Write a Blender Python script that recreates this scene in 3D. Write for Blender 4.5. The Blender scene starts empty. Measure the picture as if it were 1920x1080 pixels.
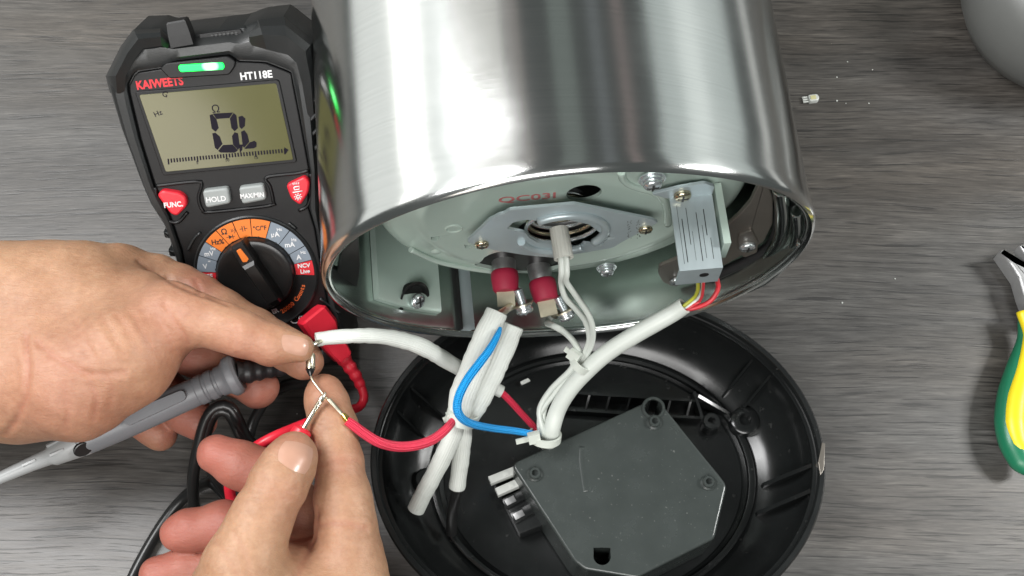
import bpy, bmesh, math, random
import numpy as np
from mathutils import Vector, Matrix
from mathutils.bvhtree import BVHTree
import openvdb

random.seed(7)
S = 0.001                      # every length below is in millimetres
scene = bpy.context.scene
COL = scene.collection

# ------------------------------------------------------------------ camera
PITCH = math.radians(22.0)
DIST = 600.0
FPX = 2430.0                   # focal length in pixels of the 1920 px wide picture
CAM = Vector((0, -DIST * math.sin(PITCH), DIST * math.cos(PITCH)))
C_R = Vector((1, 0, 0))
C_U = Vector((0, math.cos(PITCH), math.sin(PITCH)))
C_F = Vector((0, math.sin(PITCH), -math.cos(PITCH)))
cd = bpy.data.cameras.new("camera")
cam = bpy.data.objects.new("camera", cd)
COL.objects.link(cam)
cam.location = CAM * S
cam.rotation_euler = (PITCH, 0, 0)
cd.sensor_width = 36.0
cd.lens = 36.0 * FPX / 1920.0
cd.clip_start = 0.01
cd.clip_end = 20.0
scene.camera = cam

# ------------------------------------------------------------------ light
world = bpy.data.worlds.new("World")
scene.world = world
world.use_nodes = True
bg = world.node_tree.nodes["Background"]
bg.inputs[0].default_value = (0.80, 0.87, 0.85, 1)
bg.inputs[1].default_value = 0.13

def area_lamp(name, loc, target, sx, sy, power, color=(1, 1, 1)):
    ld = bpy.data.lights.new(name, 'AREA')
    ld.shape = 'RECTANGLE'
    ld.size = sx
    ld.size_y = sy
    ld.energy = power
    ld.color = color
    o = bpy.data.objects.new(name, ld)
    o.location = loc
    d = Vector(target) - Vector(loc)
    o.rotation_euler = d.to_track_quat('-Z', 'Y').to_euler()
    COL.objects.link(o)
    return o

# windows and lamps of the room plus added reflection bands, standing in rings of long soft boxes beside and over the table
def ring_lamp(name, a0, a1, radiance, color, y0=.15, y1=1.45, dist=1.1):
    a = math.radians((a0 + a1) / 2)
    wdt = 2 * dist * math.tan(math.radians(abs(a1 - a0)) / 2)
    ln = y1 - y0
    loc = (.02 + dist * math.sin(a), (y0 + y1) / 2, .12 + dist * math.cos(a))
    o = area_lamp(name, loc, (.02, (y0 + y1) / 2, .12), wdt, ln, radiance * math.pi * wdt * ln, color)
    # long side along the table's depth
    z = (Vector(loc) - Vector((.02, (y0 + y1) / 2, .12))).normalized()
    y = Vector((0, 1, 0)); x = y.cross(z)
    o.rotation_euler = Matrix((x, y, z)).transposed().to_euler()
    return o
ring_lamp("left_window_light", -93, -69, 1.05, (.98, 1.0, .97))
ring_lamp("left_tube_light", -68.5, -58.5, 3.6, (1.0, 1.0, .96))
ring_lamp("left_window_light", -58, -46, 1.05, (.97, 1.0, .98))
ring_lamp("left_curtain_light", -45, -25, .44, (1.0, .97, .88))
ring_lamp("right_window_light", 39, 50, .55, (.90, 1.0, .97))
ring_lamp("right_window_light", 50, 60, .85, (.93, 1.0, .97))
ring_lamp("right_window_light", 60, 78, .55, (.90, 1.0, .97))
ring_lamp("right_lamp_light", 91, 97, .7, (1.0, 1.0, .96))
ring_lamp("added_reflection_band", -24, -17, .16, (1.0, .82, .74))  # dim tinted panels from here are added for coloured bands in the steel
ring_lamp("added_reflection_band", -4, 6, .13, (.84, 1.0, .90))
ring_lamp("added_reflection_band", 14, 19, .11, (.86, .92, 1.0))
ring_lamp("added_reflection_band", 25, 29, .20, (1.0, .72, .68))
area_lamp("front_light", (-.15, -.95, 1.12), (0, .02, .06), 1.0, .5, 16, (1.0, .99, .97))
area_lamp("left_table_fill", (-.62, .08, 1.0), (-.30, -.03, 0), .5, .5, 15, (1.0, 1.0, 1.0))  # added to brighten the table's left side, outside the kettle's reflection
area_lamp("right_key_light", (.85, .0, .75), (.2, .05, 0), .2, .25, 9, (1.0, 1.0, .98))
o = area_lamp("screen_glare_disc", (-.41, -1.0, .575), (-.12, .03, .1), .31, .31, .85, (1.0, .93, .85))  # disc lamp added for a round glare on the meter screen
o.data.shape = 'DISK'


scene.view_settings.view_transform = 'Standard'
scene.view_settings.look = 'None'
scene.view_settings.exposure = 0.0
scene.view_settings.gamma = 1.0

# ------------------------------------------------------------------ geometry helpers
def ray(u, v):
    return (C_F + C_R * ((u - 960.0) / FPX) + C_U * ((540.0 - v) / FPX))

def onplane(u, v, p0, n):
    r = ray(u, v)
    t = (p0 - CAM).dot(n) / r.dot(n)
    return CAM + r * t

def Z(u, v, z):
    """the point at height z mm over the table on the sight line u, v"""
    return onplane(u, v, Vector((0, 0, z)), Vector((0, 0, 1)))

def topix(p):
    d = Vector(p) - CAM
    k = d.dot(C_F)
    return (960 + FPX * d.dot(C_R) / k, 540 - FPX * d.dot(C_U) / k)

def frame(o, x, y):
    x = Vector(x).normalized()
    y = Vector(y)
    y = (y - x * y.dot(x)).normalized()
    z = x.cross(y)
    m = Matrix((x, y, z)).transposed().to_4x4()
    m.translation = Vector(o)
    return m

def zframe(o, z, xhint=(1, 0, 0)):
    z = Vector(z).normalized()
    x = Vector(xhint)
    x = x - z * x.dot(z)
    if x.length < 1e-4:
        x = Vector((0, 1, 0)) - z * z.y
    x.normalize()
    y = z.cross(x)
    m = Matrix((x, y, z)).transposed().to_4x4()
    m.translation = Vector(o)
    return m

def loft(rings, cap0=True, cap1=True, closed=True):
    n = len(rings[0])
    V = [Vector(p) for r in rings for p in r]
    F = []
    for i in range(len(rings) - 1):
        for j in range(n if closed else n - 1):
            k = (j + 1) % n
            F.append((i * n + j, i * n + k, (i + 1) * n + k, (i + 1) * n + j))
    if cap0:
        F.append(tuple(range(n - 1, -1, -1)))
    if cap1:
        b = (len(rings) - 1) * n
        F.append(tuple(range(b, b + n)))
    return [V, F, None]

def merge(*geos):
    V, F, U = [], [], []
    anyuv = any(g[2] for g in geos)
    for g in geos:
        o = len(V)
        V += g[0]
        F += [tuple(i + o for i in f) for f in g[1]]
        if anyuv:
            U += g[2] if g[2] else [[(0, 0)] * len(f) for f in g[1]]
    return [V, F, U if anyuv else None]

def area2(p):
    return 0.5 * sum(p[i][0] * p[(i + 1) % len(p)][1] - p[(i + 1) % len(p)][0] * p[i][1] for i in range(len(p)))

def ccw(p):
    p = [(q[0], q[1]) for q in p]
    return p if area2(p) > 0 else p[::-1]

def inset(p, d):
    n = len(p)
    out = []
    for i in range(n):
        a, b, c = (np.array(p[i - 1]), np.array(p[i]), np.array(p[(i + 1) % n]))
        e1 = b - a; e2 = c - b
        l1 = np.linalg.norm(e1) or 1e-6; l2 = np.linalg.norm(e2) or 1e-6
        n1 = np.array((-e1[1], e1[0])) / l1
        n2 = np.array((-e2[1], e2[0])) / l2
        m = n1 + n2
        q = m.dot(m)
        if q < 0.3:
            m = n1; s = d
        else:
            s = 2 * d / q
        out.append(tuple(b + m * s))
    return out

def rpoly(p, r, n=4):
    """polygon with rounded corners"""
    p = ccw(p)
    out = []
    m = len(p)
    for i in range(m):
        a, b, c = (np.array(p[i - 1]), np.array(p[i]), np.array(p[(i + 1) % m]))
        ri = r[i] if isinstance(r, (list, tuple)) else r
        la = np.linalg.norm(a - b); lc = np.linalg.norm(c - b)
        s = b + (a - b) / la * min(ri, la * .48)
        e = b + (c - b) / lc * min(ri, lc * .48)
        for k in range(n + 1):
            t = k / n
            out.append(tuple(s * (1 - t) ** 2 + b * 2 * t * (1 - t) + e * t * t))
    return out

def circ(x, y, r, n=24, ry=None):
    ry = ry or r
    return [(x + r * math.cos(2 * math.pi * i / n), y + ry * math.sin(2 * math.pi * i / n)) for i in range(n)]

def slab(fr, p, h0, h1, bev=0.0, seg=2):
    p = ccw(p)
    rings = [[fr @ Vector((x, y, h0)) for x, y in p]]
    if bev > 0:
        for k in range(seg + 1):
            a = k / seg * math.pi / 2
            q = inset(p, bev * (1 - math.cos(a)))
            rings.append([fr @ Vector((x, y, h1 - bev + bev * math.sin(a))) for x, y in q])
    else:
        rings.append([fr @ Vector((x, y, h1)) for x, y in p])
    return loft(rings)

def ringslab(fr, outer, inner, h0, h1, bev=0.3):
    """plate with a hole; outer and inner have the same number of points"""
    rs = [(inner, h0), (outer, h0), (outer, h1 - bev), (inset(outer, bev), h1), (inset(inner, -bev), h1), (inner, h1 - bev), (inner, h0)]
    g = loft([[fr @ Vector((x, y, h)) for x, y in q] for q, h in rs], False, False)
    return g

def lathe(fr, prof, n=32, cap0=True, cap1=True):
    rings = [[fr @ Vector((max(r, 1e-3) * math.cos(2 * math.pi * i / n), max(r, 1e-3) * math.sin(2 * math.pi * i / n), z)) for i in range(n)] for r, z in prof]
    return loft(rings, cap0, cap1)

def box(fr, x0, x1, y0, y1, z0, z1, bev=0.0):
    return slab(fr, [(x0, y0), (x1, y0), (x1, y1), (x0, y1)], z0, z1, bev)

def catmull(P, step=1.5, vals=None):
    P = [Vector(p) for p in P]
    Q = [P[0] * 2 - P[1]] + P + [P[-1] * 2 - P[-2]]
    out = []; w = []
    for i in range(1, len(Q) - 2):
        a, b, c, d = Q[i - 1:i + 3]
        m = max(2, int((c - b).length / step))
        for k in range(m):
            t = k / m
            out.append(0.5 * ((2 * b) + (c - a) * t + (2 * a - 5 * b + 4 * c - d) * t * t + (3 * b - a - 3 * c + d) * t ** 3))
            if vals:
                w.append(vals[i - 1] * (1 - t) + vals[i] * t)
    out.append(P[-1])
    if vals:
        w.append(vals[-1])
        return out, w
    return out

def tube(P, r, n=12, step=1.5, hollow=False, hollow_end=False, flat=1.0, smooth=True, flatdir=None, wob=0.0):
    rv = list(r) if isinstance(r, (list, tuple)) else [r] * len(P)
    if smooth:
        pts, rad = catmull(P, step, rv)
    else:
        pts, rad = [Vector(p) for p in P], rv
    T = [(pts[min(i + 1, len(pts) - 1)] - pts[max(i - 1, 0)]).normalized() for i in range(len(pts))]
    up = Vector(flatdir) if flatdir else Vector((0, 0, 1))
    nrm = up - T[0] * up.dot(T[0])
    if nrm.length < .05:
        nrm = Vector((0, 1, 0)) - T[0] * T[0].y
    nrm.normalize()
    rings = []; L = 0; ls = []
    for i, p in enumerate(pts):
        if flatdir:
            nrm = up - T[i] * up.dot(T[i])
        else:
            nrm = nrm - T[i] * nrm.dot(T[i])
        nrm.normalize()
        b = T[i].cross(nrm)
        if i:
            L += (pts[i] - pts[i - 1]).length
        ls.append(L)
        rr = rad[i] * (1 + wob * math.sin(L * .9 + 2 * math.sin(L * .37)))
        rings.append([p + (b * math.cos(2 * math.pi * k / n)) * rr + nrm * (math.sin(2 * math.pi * k / n) * rr * flat) for k in range(n)])
    def scaled(i, s, back):
        return [pts[i] + (q - pts[i]) * s + T[i] * back for q in rings[i]]
    pre = []; post = []
    if hollow:
        pre = [scaled(0, .72, min(6, L * .3)), scaled(0, .72, 0.2), scaled(0, .85, -.15)]
    if hollow_end:
        post = [scaled(-1, .85, .15), scaled(-1, .72, -.2), scaled(-1, .72, -min(6, L * .3))]
    allr = pre + rings + post
    al = [0] * len(pre) + ls + [L] * len(post)
    g = loft(allr)
    uv = []
    for i in range(len(allr) - 1):
        for k in range(n):
            uv.append([(al[i], k / n), (al[i], (k + 1) / n), (al[i + 1], (k + 1) / n), (al[i + 1], k / n)])
    uv.append([(0, 0)] * n); uv.append([(0, 0)] * n)
    g[2] = uv
    return g

def torus(fr, R, r, n=32, m=10, a0=0, a1=2 * math.pi, ry=None):
    full = abs(a1 - a0 - 2 * math.pi) < 1e-6
    rings = []
    for i in range(n + (0 if full else 1)):
        a = a0 + (a1 - a0) * i / n
        rings.append([fr @ Vector(((R + r * math.cos(b)) * math.cos(a), (R + r * math.cos(b)) * math.sin(a), r * math.sin(b))) for b in [2 * math.pi * k / m for k in range(m)]])
    if full:
        rings.append(rings[0])
    return loft(rings, not full, not full)

# ------------------------------------------------------------------ object helpers
WLOC = {}

def obj(name, geo, mat, parent=None, sharp=35, label=None):
    V, F, U = geo
    A = np.array([tuple(v) for v in V], dtype=np.float64)
    c = (A.min(0) + A.max(0)) / 2
    if parent is None:
        c[2] = A[:, 2].min()
    A = (A - c) * S
    me = bpy.data.meshes.new(name)
    me.from_pydata([tuple(a) for a in A], [], F)
    if U:
        lay = me.uv_layers.new(name="UVMap")
        k = 0
        for f in U:
            for q in f:
                lay.data[k].uv = q
                k += 1
    me.validate()
    bm = bmesh.new(); bm.from_mesh(me)
    bmesh.ops.remove_doubles(bm, verts=bm.verts, dist=1e-7)
    bmesh.ops.recalc_face_normals(bm, faces=bm.faces)
    bm.to_mesh(me); bm.free()
    me.polygons.foreach_set("use_smooth", [True] * len(me.polygons))
    if sharp:
        me.set_sharp_from_angle(angle=math.radians(sharp))
    me.polygons.foreach_set("use_smooth", [len(q.vertices) <= 4 for q in me.polygons])   # broad end faces stay flat
    me.materials.append(mat)
    o = bpy.data.objects.new(name, me)
    COL.objects.link(o)
    o.location = Vector(c) * S
    WLOC[o.name] = Vector(c) * S
    if parent is not None:
        o.parent = parent
        o.matrix_parent_inverse = Matrix.Translation(-WLOC[parent.name])
    if label:
        o["label"] = label
    return o

def tag(o, label, cat, group=None):
    o["label"] = label
    o["category"] = cat
    if group:
        o["group"] = group
    return o

def thing(name, label, cat, loc, group=None):
    o = bpy.data.objects.new(name, None)
    COL.objects.link(o)
    o.empty_display_size = .01
    o.location = Vector(loc) * S
    WLOC[o.name] = Vector(loc) * S
    return tag(o, label, cat, group)

def cut(o, cutters, flat=True):
    """real holes: boolean difference, evaluated at once"""
    tmp = []
    for g in cutters:
        c = obj("cutter", g, M_BLACK, None, 0)
        c.location = WLOC[c.name]
        m = o.modifiers.new("b", 'BOOLEAN')
        m.operation = 'DIFFERENCE'; m.solver = 'EXACT'; m.object = c
        tmp.append(c)
    bpy.context.view_layer.update()
    dg = bpy.context.evaluated_depsgraph_get()
    me = bpy.data.meshes.new_from_object(o.evaluated_get(dg))
    o.modifiers.clear()
    o.data = me
    me.set_sharp_from_angle(angle=math.radians(35))
    me.polygons.foreach_set("use_smooth", [not flat or (q.area < 4e-5 and len(q.vertices) <= 4) for q in me.polygons])
    for c in tmp:
        bpy.data.objects.remove(c)

def text(s, fr, x, y, size, mat, parent, name="lettering", rot=0, h=0.12, sx=1.0, bold=0.0, align='CENTER', base=0.05, spacing=1.0):
    cu = bpy.data.curves.new("t", 'FONT')
    cu.body = s
    cu.size = 1.0
    cu.offset = bold
    cu.space_character = spacing
    cu.align_x = align
    cu.align_y = 'CENTER'
    cu.resolution_u = 3
    t = bpy.data.objects.new("t", cu)
    COL.objects.link(t)
    bpy.context.view_layer.update()
    me = bpy.data.meshes.new_from_object(t.evaluated_get(bpy.context.evaluated_depsgraph_get()))
    bpy.data.objects.remove(t)
    c, sn = math.cos(rot), math.sin(rot)
    V = []
    for v in me.vertices:
        a, b = v.co.x * size * sx, v.co.y * size
        V.append(fr @ Vector((x + a * c - b * sn, y + a * sn + b * c, base + h)))
    F = [tuple(p.vertices) for p in me.polygons]
    if not F:
        return None
    # give the print a little body
    n = len(V)
    ed = {}
    for f in F:
        for i in range(len(f)):
            e = (f[i], f[(i + 1) % len(f)])
            ed[e] = 1
    nz = fr.to_3x3() @ Vector((0, 0, 1))
    V2 = V + [v - nz * h for v in V]
    F2 = list(F) + [(b + n, a + n)[::-1] and (b, a, a + n, b + n) for (a, b) in ed if (b, a) not in ed]
    return obj(name, [V2, F2, None], mat, parent, 30)

# ------------------------------------------------------------------ material helpers
def lin(r, g, b):
    f = lambda c: (c / 255 / 12.92) if c / 255 <= .04045 else ((c / 255 + .055) / 1.055) ** 2.4
    return (f(r), f(g), f(b), 1)

def new_mat(name):
    m = bpy.data.materials.new(name)
    m.use_nodes = True
    nt = m.node_tree
    return m, nt, nt.nodes["Principled BSDF"]

def N(nt, t, **kw):
    n = nt.nodes.new(t)
    for k, v in kw.items():
        if k.startswith("_"):
            setattr(n, k[1:], v)
        else:
            n.inputs[k].default_value = v
    return n

def mat(name, col, rough=.5, metal=0.0, var=0.12, vscale=120.0, bump=0.0, bscale=900.0, spec=None, coat=0.0, coatr=.1, rvar=.15, trans=0.0, speck=0.0, stretch=(1, 1, 1)):
    """plain surface with slight uneven colour, uneven gloss and fine relief"""
    m, nt, p = new_mat(name)
    L = nt.links.new
    tc = N(nt, "ShaderNodeTexCoord")
    mp = N(nt, "ShaderNodeMapping"); mp.inputs["Scale"].default_value = stretch
    L(tc.outputs["Object"], mp.inputs[0])
    no = N(nt, "ShaderNodeTexNoise", Scale=vscale, Detail=5.0, Roughness=.6)
    L(mp.outputs[0], no.inputs["Vector"])
    cr = N(nt, "ShaderNodeMix", _data_type='RGBA')
    cr.inputs[6].default_value = tuple(c * (1 - var) for c in col[:3]) + (1,)
    cr.inputs[7].default_value = tuple(min(1, c * (1 + var)) for c in col[:3]) + (1,)
    L(no.outputs[0], cr.inputs[0])
    last = cr.outputs[2]
    if speck > 0:
        vo = N(nt, "ShaderNodeTexNoise", Scale=vscale * 9, Detail=2.0)
        L(mp.outputs[0], vo.inputs["Vector"])
        mr = N(nt, "ShaderNodeMapRange"); mr.inputs[1].default_value = .69; mr.inputs[2].default_value = .76
        L(vo.outputs[0], mr.inputs[0])
        mu = N(nt, "ShaderNodeMath", _operation='MULTIPLY'); mu.inputs[1].default_value = speck
        L(mr.outputs[0], mu.inputs[0])
        mx = N(nt, "ShaderNodeMix", _data_type='RGBA'); mx.inputs[7].default_value = (.45, .45, .43, 1)
        L(mu.outputs[0], mx.inputs[0]); L(last, mx.inputs[6])
        last = mx.outputs[2]
    L(last, p.inputs["Base Color"])
    rr = N(nt, "ShaderNodeMapRange")
    rr.inputs[3].default_value = max(.02, rough - rvar * rough)
    rr.inputs[4].default_value = min(1, rough + rvar * rough)
    L(no.outputs[0], rr.inputs[0]); L(rr.outputs[0], p.inputs["Roughness"])
    p.inputs["Metallic"].default_value = metal
    if spec is not None:
        p.inputs["Specular IOR Level"].default_value = spec
    p.inputs["Coat Weight"].default_value = coat
    p.inputs["Coat Roughness"].default_value = coatr
    p.inputs["Transmission Weight"].default_value = trans
    if bump > 0:
        nb = N(nt, "ShaderNodeTexNoise", Scale=bscale, Detail=3.0)
        L(mp.outputs[0], nb.inputs["Vector"])
        bp = N(nt, "ShaderNodeBump", Strength=bump, Distance=.0003)
        L(nb.outputs[0], bp.inputs["Height"]); L(bp.outputs[0], p.inputs["Normal"])
    return m

def braid(name, col, pitch=1.2, around=14, depth=.5, rough=.6, var=.1):
    """woven or glass-fibre sleeve: crossing diagonal threads along the tube's own UV"""
    m, nt, p = new_mat(name)
    L = nt.links.new
    uv = N(nt, "ShaderNodeUVMap")
    sep = N(nt, "ShaderNodeSeparateXYZ"); L(uv.outputs[0], sep.inputs[0])
    a = N(nt, "ShaderNodeMath", _operation='MULTIPLY'); a.inputs[1].default_value = 2 * math.pi / pitch; L(sep.outputs[0], a.inputs[0])
    b = N(nt, "ShaderNodeMath", _operation='MULTIPLY'); b.inputs[1].default_value = 2 * math.pi * around; L(sep.outputs[1], b.inputs[0])
    s1 = N(nt, "ShaderNodeMath", _operation='ADD'); L(a.outputs[0], s1.inputs[0]); L(b.outputs[0], s1.inputs[1])
    s2 = N(nt, "ShaderNodeMath", _operation='SUBTRACT'); L(a.outputs[0], s2.inputs[0]); L(b.outputs[0], s2.inputs[1])
    w1 = N(nt, "ShaderNodeMath", _operation='SINE'); L(s1.outputs[0], w1.inputs[0])
    w2 = N(nt, "ShaderNodeMath", _operation='SINE'); L(s2.outputs[0], w2.inputs[0])
    mxx = N(nt, "ShaderNodeMath", _operation='MULTIPLY'); L(w1.outputs[0], mxx.inputs[0]); L(w2.outputs[0], mxx.inputs[1])
    bp = N(nt, "ShaderNodeBump", Strength=depth, Distance=.0004); L(mxx.outputs[0], bp.inputs["Height"]); L(bp.outputs[0], p.inputs["Normal"])
    tc = N(nt, "ShaderNodeTexCoord")
    no = N(nt, "ShaderNodeTexNoise", Scale=160.0, Detail=4.0); L(tc.outputs["Object"], no.inputs["Vector"])
    cr = N(nt, "ShaderNodeMix", _data_type='RGBA')
    cr.inputs[6].default_value = tuple(c * (1 - var) for c in col[:3]) + (1,)
    cr.inputs[7].default_value = tuple(min(1, c * (1 + var)) for c in col[:3]) + (1,)
    L(no.outputs[0], cr.inputs[0])
    L(cr.outputs[2], p.inputs["Base Color"])
    p.inputs["Roughness"].default_value = rough
    return m

# ------------------------------------------------------------------ materials
def wood_material():
    m, nt, p = new_mat("dark_wood_laminate")
    L = nt.links.new
    tc = N(nt, "ShaderNodeTexCoord")
    wn = N(nt, "ShaderNodeTexNoise", Scale=5.0, Detail=2.0); L(tc.outputs["Object"], wn.inputs["Vector"])
    wm = N(nt, "ShaderNodeVectorMath", _operation='MULTIPLY'); wm.inputs[1].default_value = (0, .022, 0); L(wn.outputs["Color"], wm.inputs[0])
    ad = N(nt, "ShaderNodeVectorMath", _operation='ADD'); L(tc.outputs["Object"], ad.inputs[0]); L(wm.outputs[0], ad.inputs[1])
    def streak(sx, sy, det, off):
        mp = N(nt, "ShaderNodeMapping"); mp.inputs["Scale"].default_value = (sx, sy, 1); mp.inputs["Location"].default_value = (off, off * 2.3, 0)
        L(ad.outputs[0], mp.inputs[0])
        n = N(nt, "ShaderNodeTexNoise", Scale=1.0, Detail=det, Roughness=.62); L(mp.outputs[0], n.inputs["Vector"])
        return n.outputs[0]
    broad = streak(6, 62, 5.0, 3)
    mid = streak(34, 520, 5.0, 11)
    fine = streak(80, 1250, 3.0, 29)
    pore = streak(24, 780, 3.0, 71)
    patch = streak(4, 14, 3.0, 47)
    r1 = N(nt, "ShaderNodeValToRGB")
    e = r1.color_ramp.elements
    e[0].position = .25; e[0].color = (.0165, .016, .016, 1)
    e[1].position = .78; e[1].color = (.165, .160, .154, 1)
    k = e.new(.45); k.color = (.050, .0485, .047, 1)
    k = e.new(.58); k.color = (.081, .079, .0765, 1)
    def mixv(a, b, f):
        x = N(nt, "ShaderNodeMix"); x.inputs[0].default_value = f
        L(a, x.inputs[2]); L(b, x.inputs[3]); return x.outputs[0]
    v = mixv(mixv(broad, mid, .5), fine, .34)
    pr_ = N(nt, "ShaderNodeMapRange"); pr_.inputs[1].default_value = .57; pr_.inputs[2].default_value = .63; pr_.inputs[3].default_value = 0.0; pr_.inputs[4].default_value = .22
    L(pore, pr_.inputs[0])
    sb = N(nt, "ShaderNodeMath", _operation='SUBTRACT'); L(v, sb.inputs[0]); L(pr_.outputs[0], sb.inputs[1])
    v = sb.outputs[0]
    ct = N(nt, "ShaderNodeMapRange"); ct.inputs[1].default_value = .34; ct.inputs[2].default_value = .64; ct.inputs[3].default_value = .30; ct.inputs[4].default_value = .70
    L(v, ct.inputs[0])
    L(ct.outputs[0], r1.inputs[0])
    tint = N(nt, "ShaderNodeMix", _data_type='RGBA', _blend_type='MULTIPLY')
    r2 = N(nt, "ShaderNodeValToRGB")
    r2.color_ramp.elements[0].position = .38; r2.color_ramp.elements[0].color = (1.0, .90, .80, 1)
    r2.color_ramp.elements[1].position = .62; r2.color_ramp.elements[1].color = (1.0, .98, .955, 1)
    L(patch, r2.inputs[0])
    tint.inputs[0].default_value = 1.0
    L(r1.outputs[0], tint.inputs[6]); L(r2.outputs[0], tint.inputs[7])
    L(tint.outputs[2], p.inputs["Base Color"])
    rr = N(nt, "ShaderNodeMapRange"); p.inputs["Specular IOR Level"].default_value = .65; rr.inputs[3].default_value = .32; rr.inputs[4].default_value = .50
    L(mid, rr.inputs[0]); L(rr.outputs[0], p.inputs["Roughness"])
    bp = N(nt, "ShaderNodeBump", Strength=.35, Distance=.0004); L(v, bp.inputs["Height"]); L(bp.outputs[0], p.inputs["Normal"])
    return m

def steel_material(name, col=(.60, .61, .60), rough=.2, aniso=.7, bump=.06, axis='Y', stretch=(8, 1500, 8)):
    m, nt, p = new_mat(name)
    L = nt.links.new
    p.inputs["Metallic"].default_value = 1.0
    tc = N(nt, "ShaderNodeTexCoord")
    mp = N(nt, "ShaderNodeMapping"); mp.inputs["Scale"].default_value = stretch; L(tc.outputs["Object"], mp.inputs[0])
    no = N(nt, "ShaderNodeTexNoise", Scale=1.0, Detail=4.0, Roughness=.7); L(mp.outputs[0], no.inputs["Vector"])
    sm = N(nt, "ShaderNodeTexNoise", Scale=30.0, Detail=4.0); L(tc.outputs["Object"], sm.inputs["Vector"])
    cr = N(nt, "ShaderNodeMix", _data_type='RGBA')
    cr.inputs[6].default_value = tuple(c * .90 for c in col) + (1,); cr.inputs[7].default_value = tuple(min(1, c * 1.10) for c in col) + (1,)
    L(no.outputs[0], cr.inputs[0]); L(cr.outputs[2], p.inputs["Base Color"])
    rr = N(nt, "ShaderNodeMapRange"); rr.inputs[1].default_value = .3; rr.inputs[2].default_value = .7; rr.inputs[3].default_value = rough * .88; rr.inputs[4].default_value = rough * 1.18
    L(sm.outputs[0], rr.inputs[0])
    L(rr.outputs[0], p.inputs["Roughness"])
    p.inputs["Anisotropic"].default_value = aniso
    p.inputs["Anisotropic Rotation"].default_value = .25
    tg = N(nt, "ShaderNodeTangent", _direction_type='RADIAL', _axis=axis); L(tg.outputs[0], p.inputs["Tangent"])
    bp = N(nt, "ShaderNodeBump", Strength=bump, Distance=.0002); L(no.outputs[0], bp.inputs["Height"]); L(bp.outputs[0], p.inputs["Normal"])
    return m

M_WOOD = wood_material()
M_STEEL = steel_material("brushed_steel", rough=.17, aniso=.75, bump=.09)
M_INNER = mat("bright_inner_steel", (.58, .62, .60), .13, 1.0, var=.10, bump=.02, bscale=60)
M_CHROME = mat("zinc_screw_metal", (.72, .76, .78), .24, .85, bump=.05)
M_GOLD = mat("yellow_zinc_metal", (.66, .58, .42), .2, 1.0)
M_ZINC = mat("galvanised_sheet", (.44, .51, .53), .34, .45, var=.12, vscale=90, bump=.05, bscale=500)
M_ALU = mat("scratched_aluminium", (.44, .51, .53), .36, .45, var=.12, vscale=200, bump=.2, bscale=260, stretch=(1, .05, 1))
M_ENAMEL = mat("pale_green_steel_plate", (.46, .56, .50), .22, .2, var=.06, vscale=30, bump=.015, bscale=90, spec=.6, coat=.35, coatr=.1)
M_WALL = mat("dull_inner_steel", (.60, .65, .62), .25, 1.0, var=.10, bump=.03, bscale=60)
M_PANEL = mat("green_grey_sheet", (.42, .52, .465), .3, .3, var=.08, vscale=40, bump=.04, bscale=60)
M_DARKMETAL = mat("dark_metal", (.05, .05, .05), .35, .7)
M_TUBE = mat("dull_element_tube", (.34, .34, .34), .42, .9, var=.35, vscale=300, bump=.25, bscale=700)
M_TAN = mat("dull_tan_plate", (.17, .155, .135), .35, .6, var=.15)
M_BLACK = mat("black_plastic", (.010, .010, .010), .30, 0, var=.3, bump=.03, bscale=500, speck=.03)
M_BASE = mat("base_black_plastic", (.010, .011, .011), .21, 0, var=.4, rvar=.6, vscale=34, bump=.16, bscale=70, speck=.05)
M_BOX = mat("dark_grey_plastic", (.033, .039, .037), .26, 0, var=.2, vscale=85, bump=.03, bscale=60, speck=.16, rvar=.3)
M_RUBBER = mat("black_rubber", (.014, .014, .015), .45, 0, var=.25, bump=.15, bscale=1500)
M_HOLSTER = mat("dark_grey_holster_plastic", (.0125, .0138, .0142), .34, 0, var=.2, bump=.12, bscale=1800)
M_FACE = mat("black_matte_face", (.0050, .0050, .0054), .42, 0, var=.2, bump=.08, bscale=1800, spec=.35)
M_CABLE = mat("black_cable_sheath", (.012, .012, .012), .32, 0, var=.3, bump=.05, bscale=600)
M_RED = mat("red_button_rubber", (.62, .020, .035), .38, 0, var=.06, bump=.05)
M_REDLEAD = mat("red_lead_plastic", (.74, .022, .045), .34, 0, var=.10, bump=.05, bscale=500)
M_CAP = mat("crimson_silicone_cap", (.36, .012, .045), .62, 0, var=.15, bump=.1)
M_GREYBTN = mat("grey_button_rubber", (.27, .29, .285), .45, 0, var=.06, bump=.05)
M_GREYPROBE = mat("grey_probe_plastic", (.155, .16, .17), .42, 0, var=.08, bump=.08, bscale=900)
M_LIGHTCAP = mat("pale_grey_cap_plastic", (.31, .32, .32), .32, 0, var=.05)
M_LCD = mat("olive_lcd_glass", (.100, .097, .040), .12, 0, var=.05, vscale=20, spec=.7)
M_SEG = mat("lcd_segment", (.010, .008, .014), .5, spec=.1)
M_ORANGE = mat("orange_print", (.72, .175, .02), .5, var=.05)
M_SLATE = mat("slate_blue_print", (.19, .225, .265), .5, var=.05)
M_REDPRINT = mat("red_print", (.62, .02, .03), .5, var=.05)
M_WHITEPRINT = mat("white_print", (.68, .68, .68), .5, var=.04)
M_DARKPRINT = mat("dark_print", (.02, .015, .012), .5)
M_ORANGETXT = mat("orange_lettering", (.75, .16, .04), .5)
M_STAMP = mat("faded_red_stamp", (.44, .13, .13), .5, var=.4, vscale=500)
M_SLEEVE = braid("white_glass_fibre_sleeve", (.53, .55, .515, 1), 1.0, 12, .35, .5)
M_WIREWHITE = mat("white_wire_silicone", (.52, .55, .51), .38, 0, var=.06, bump=.04)
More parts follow.
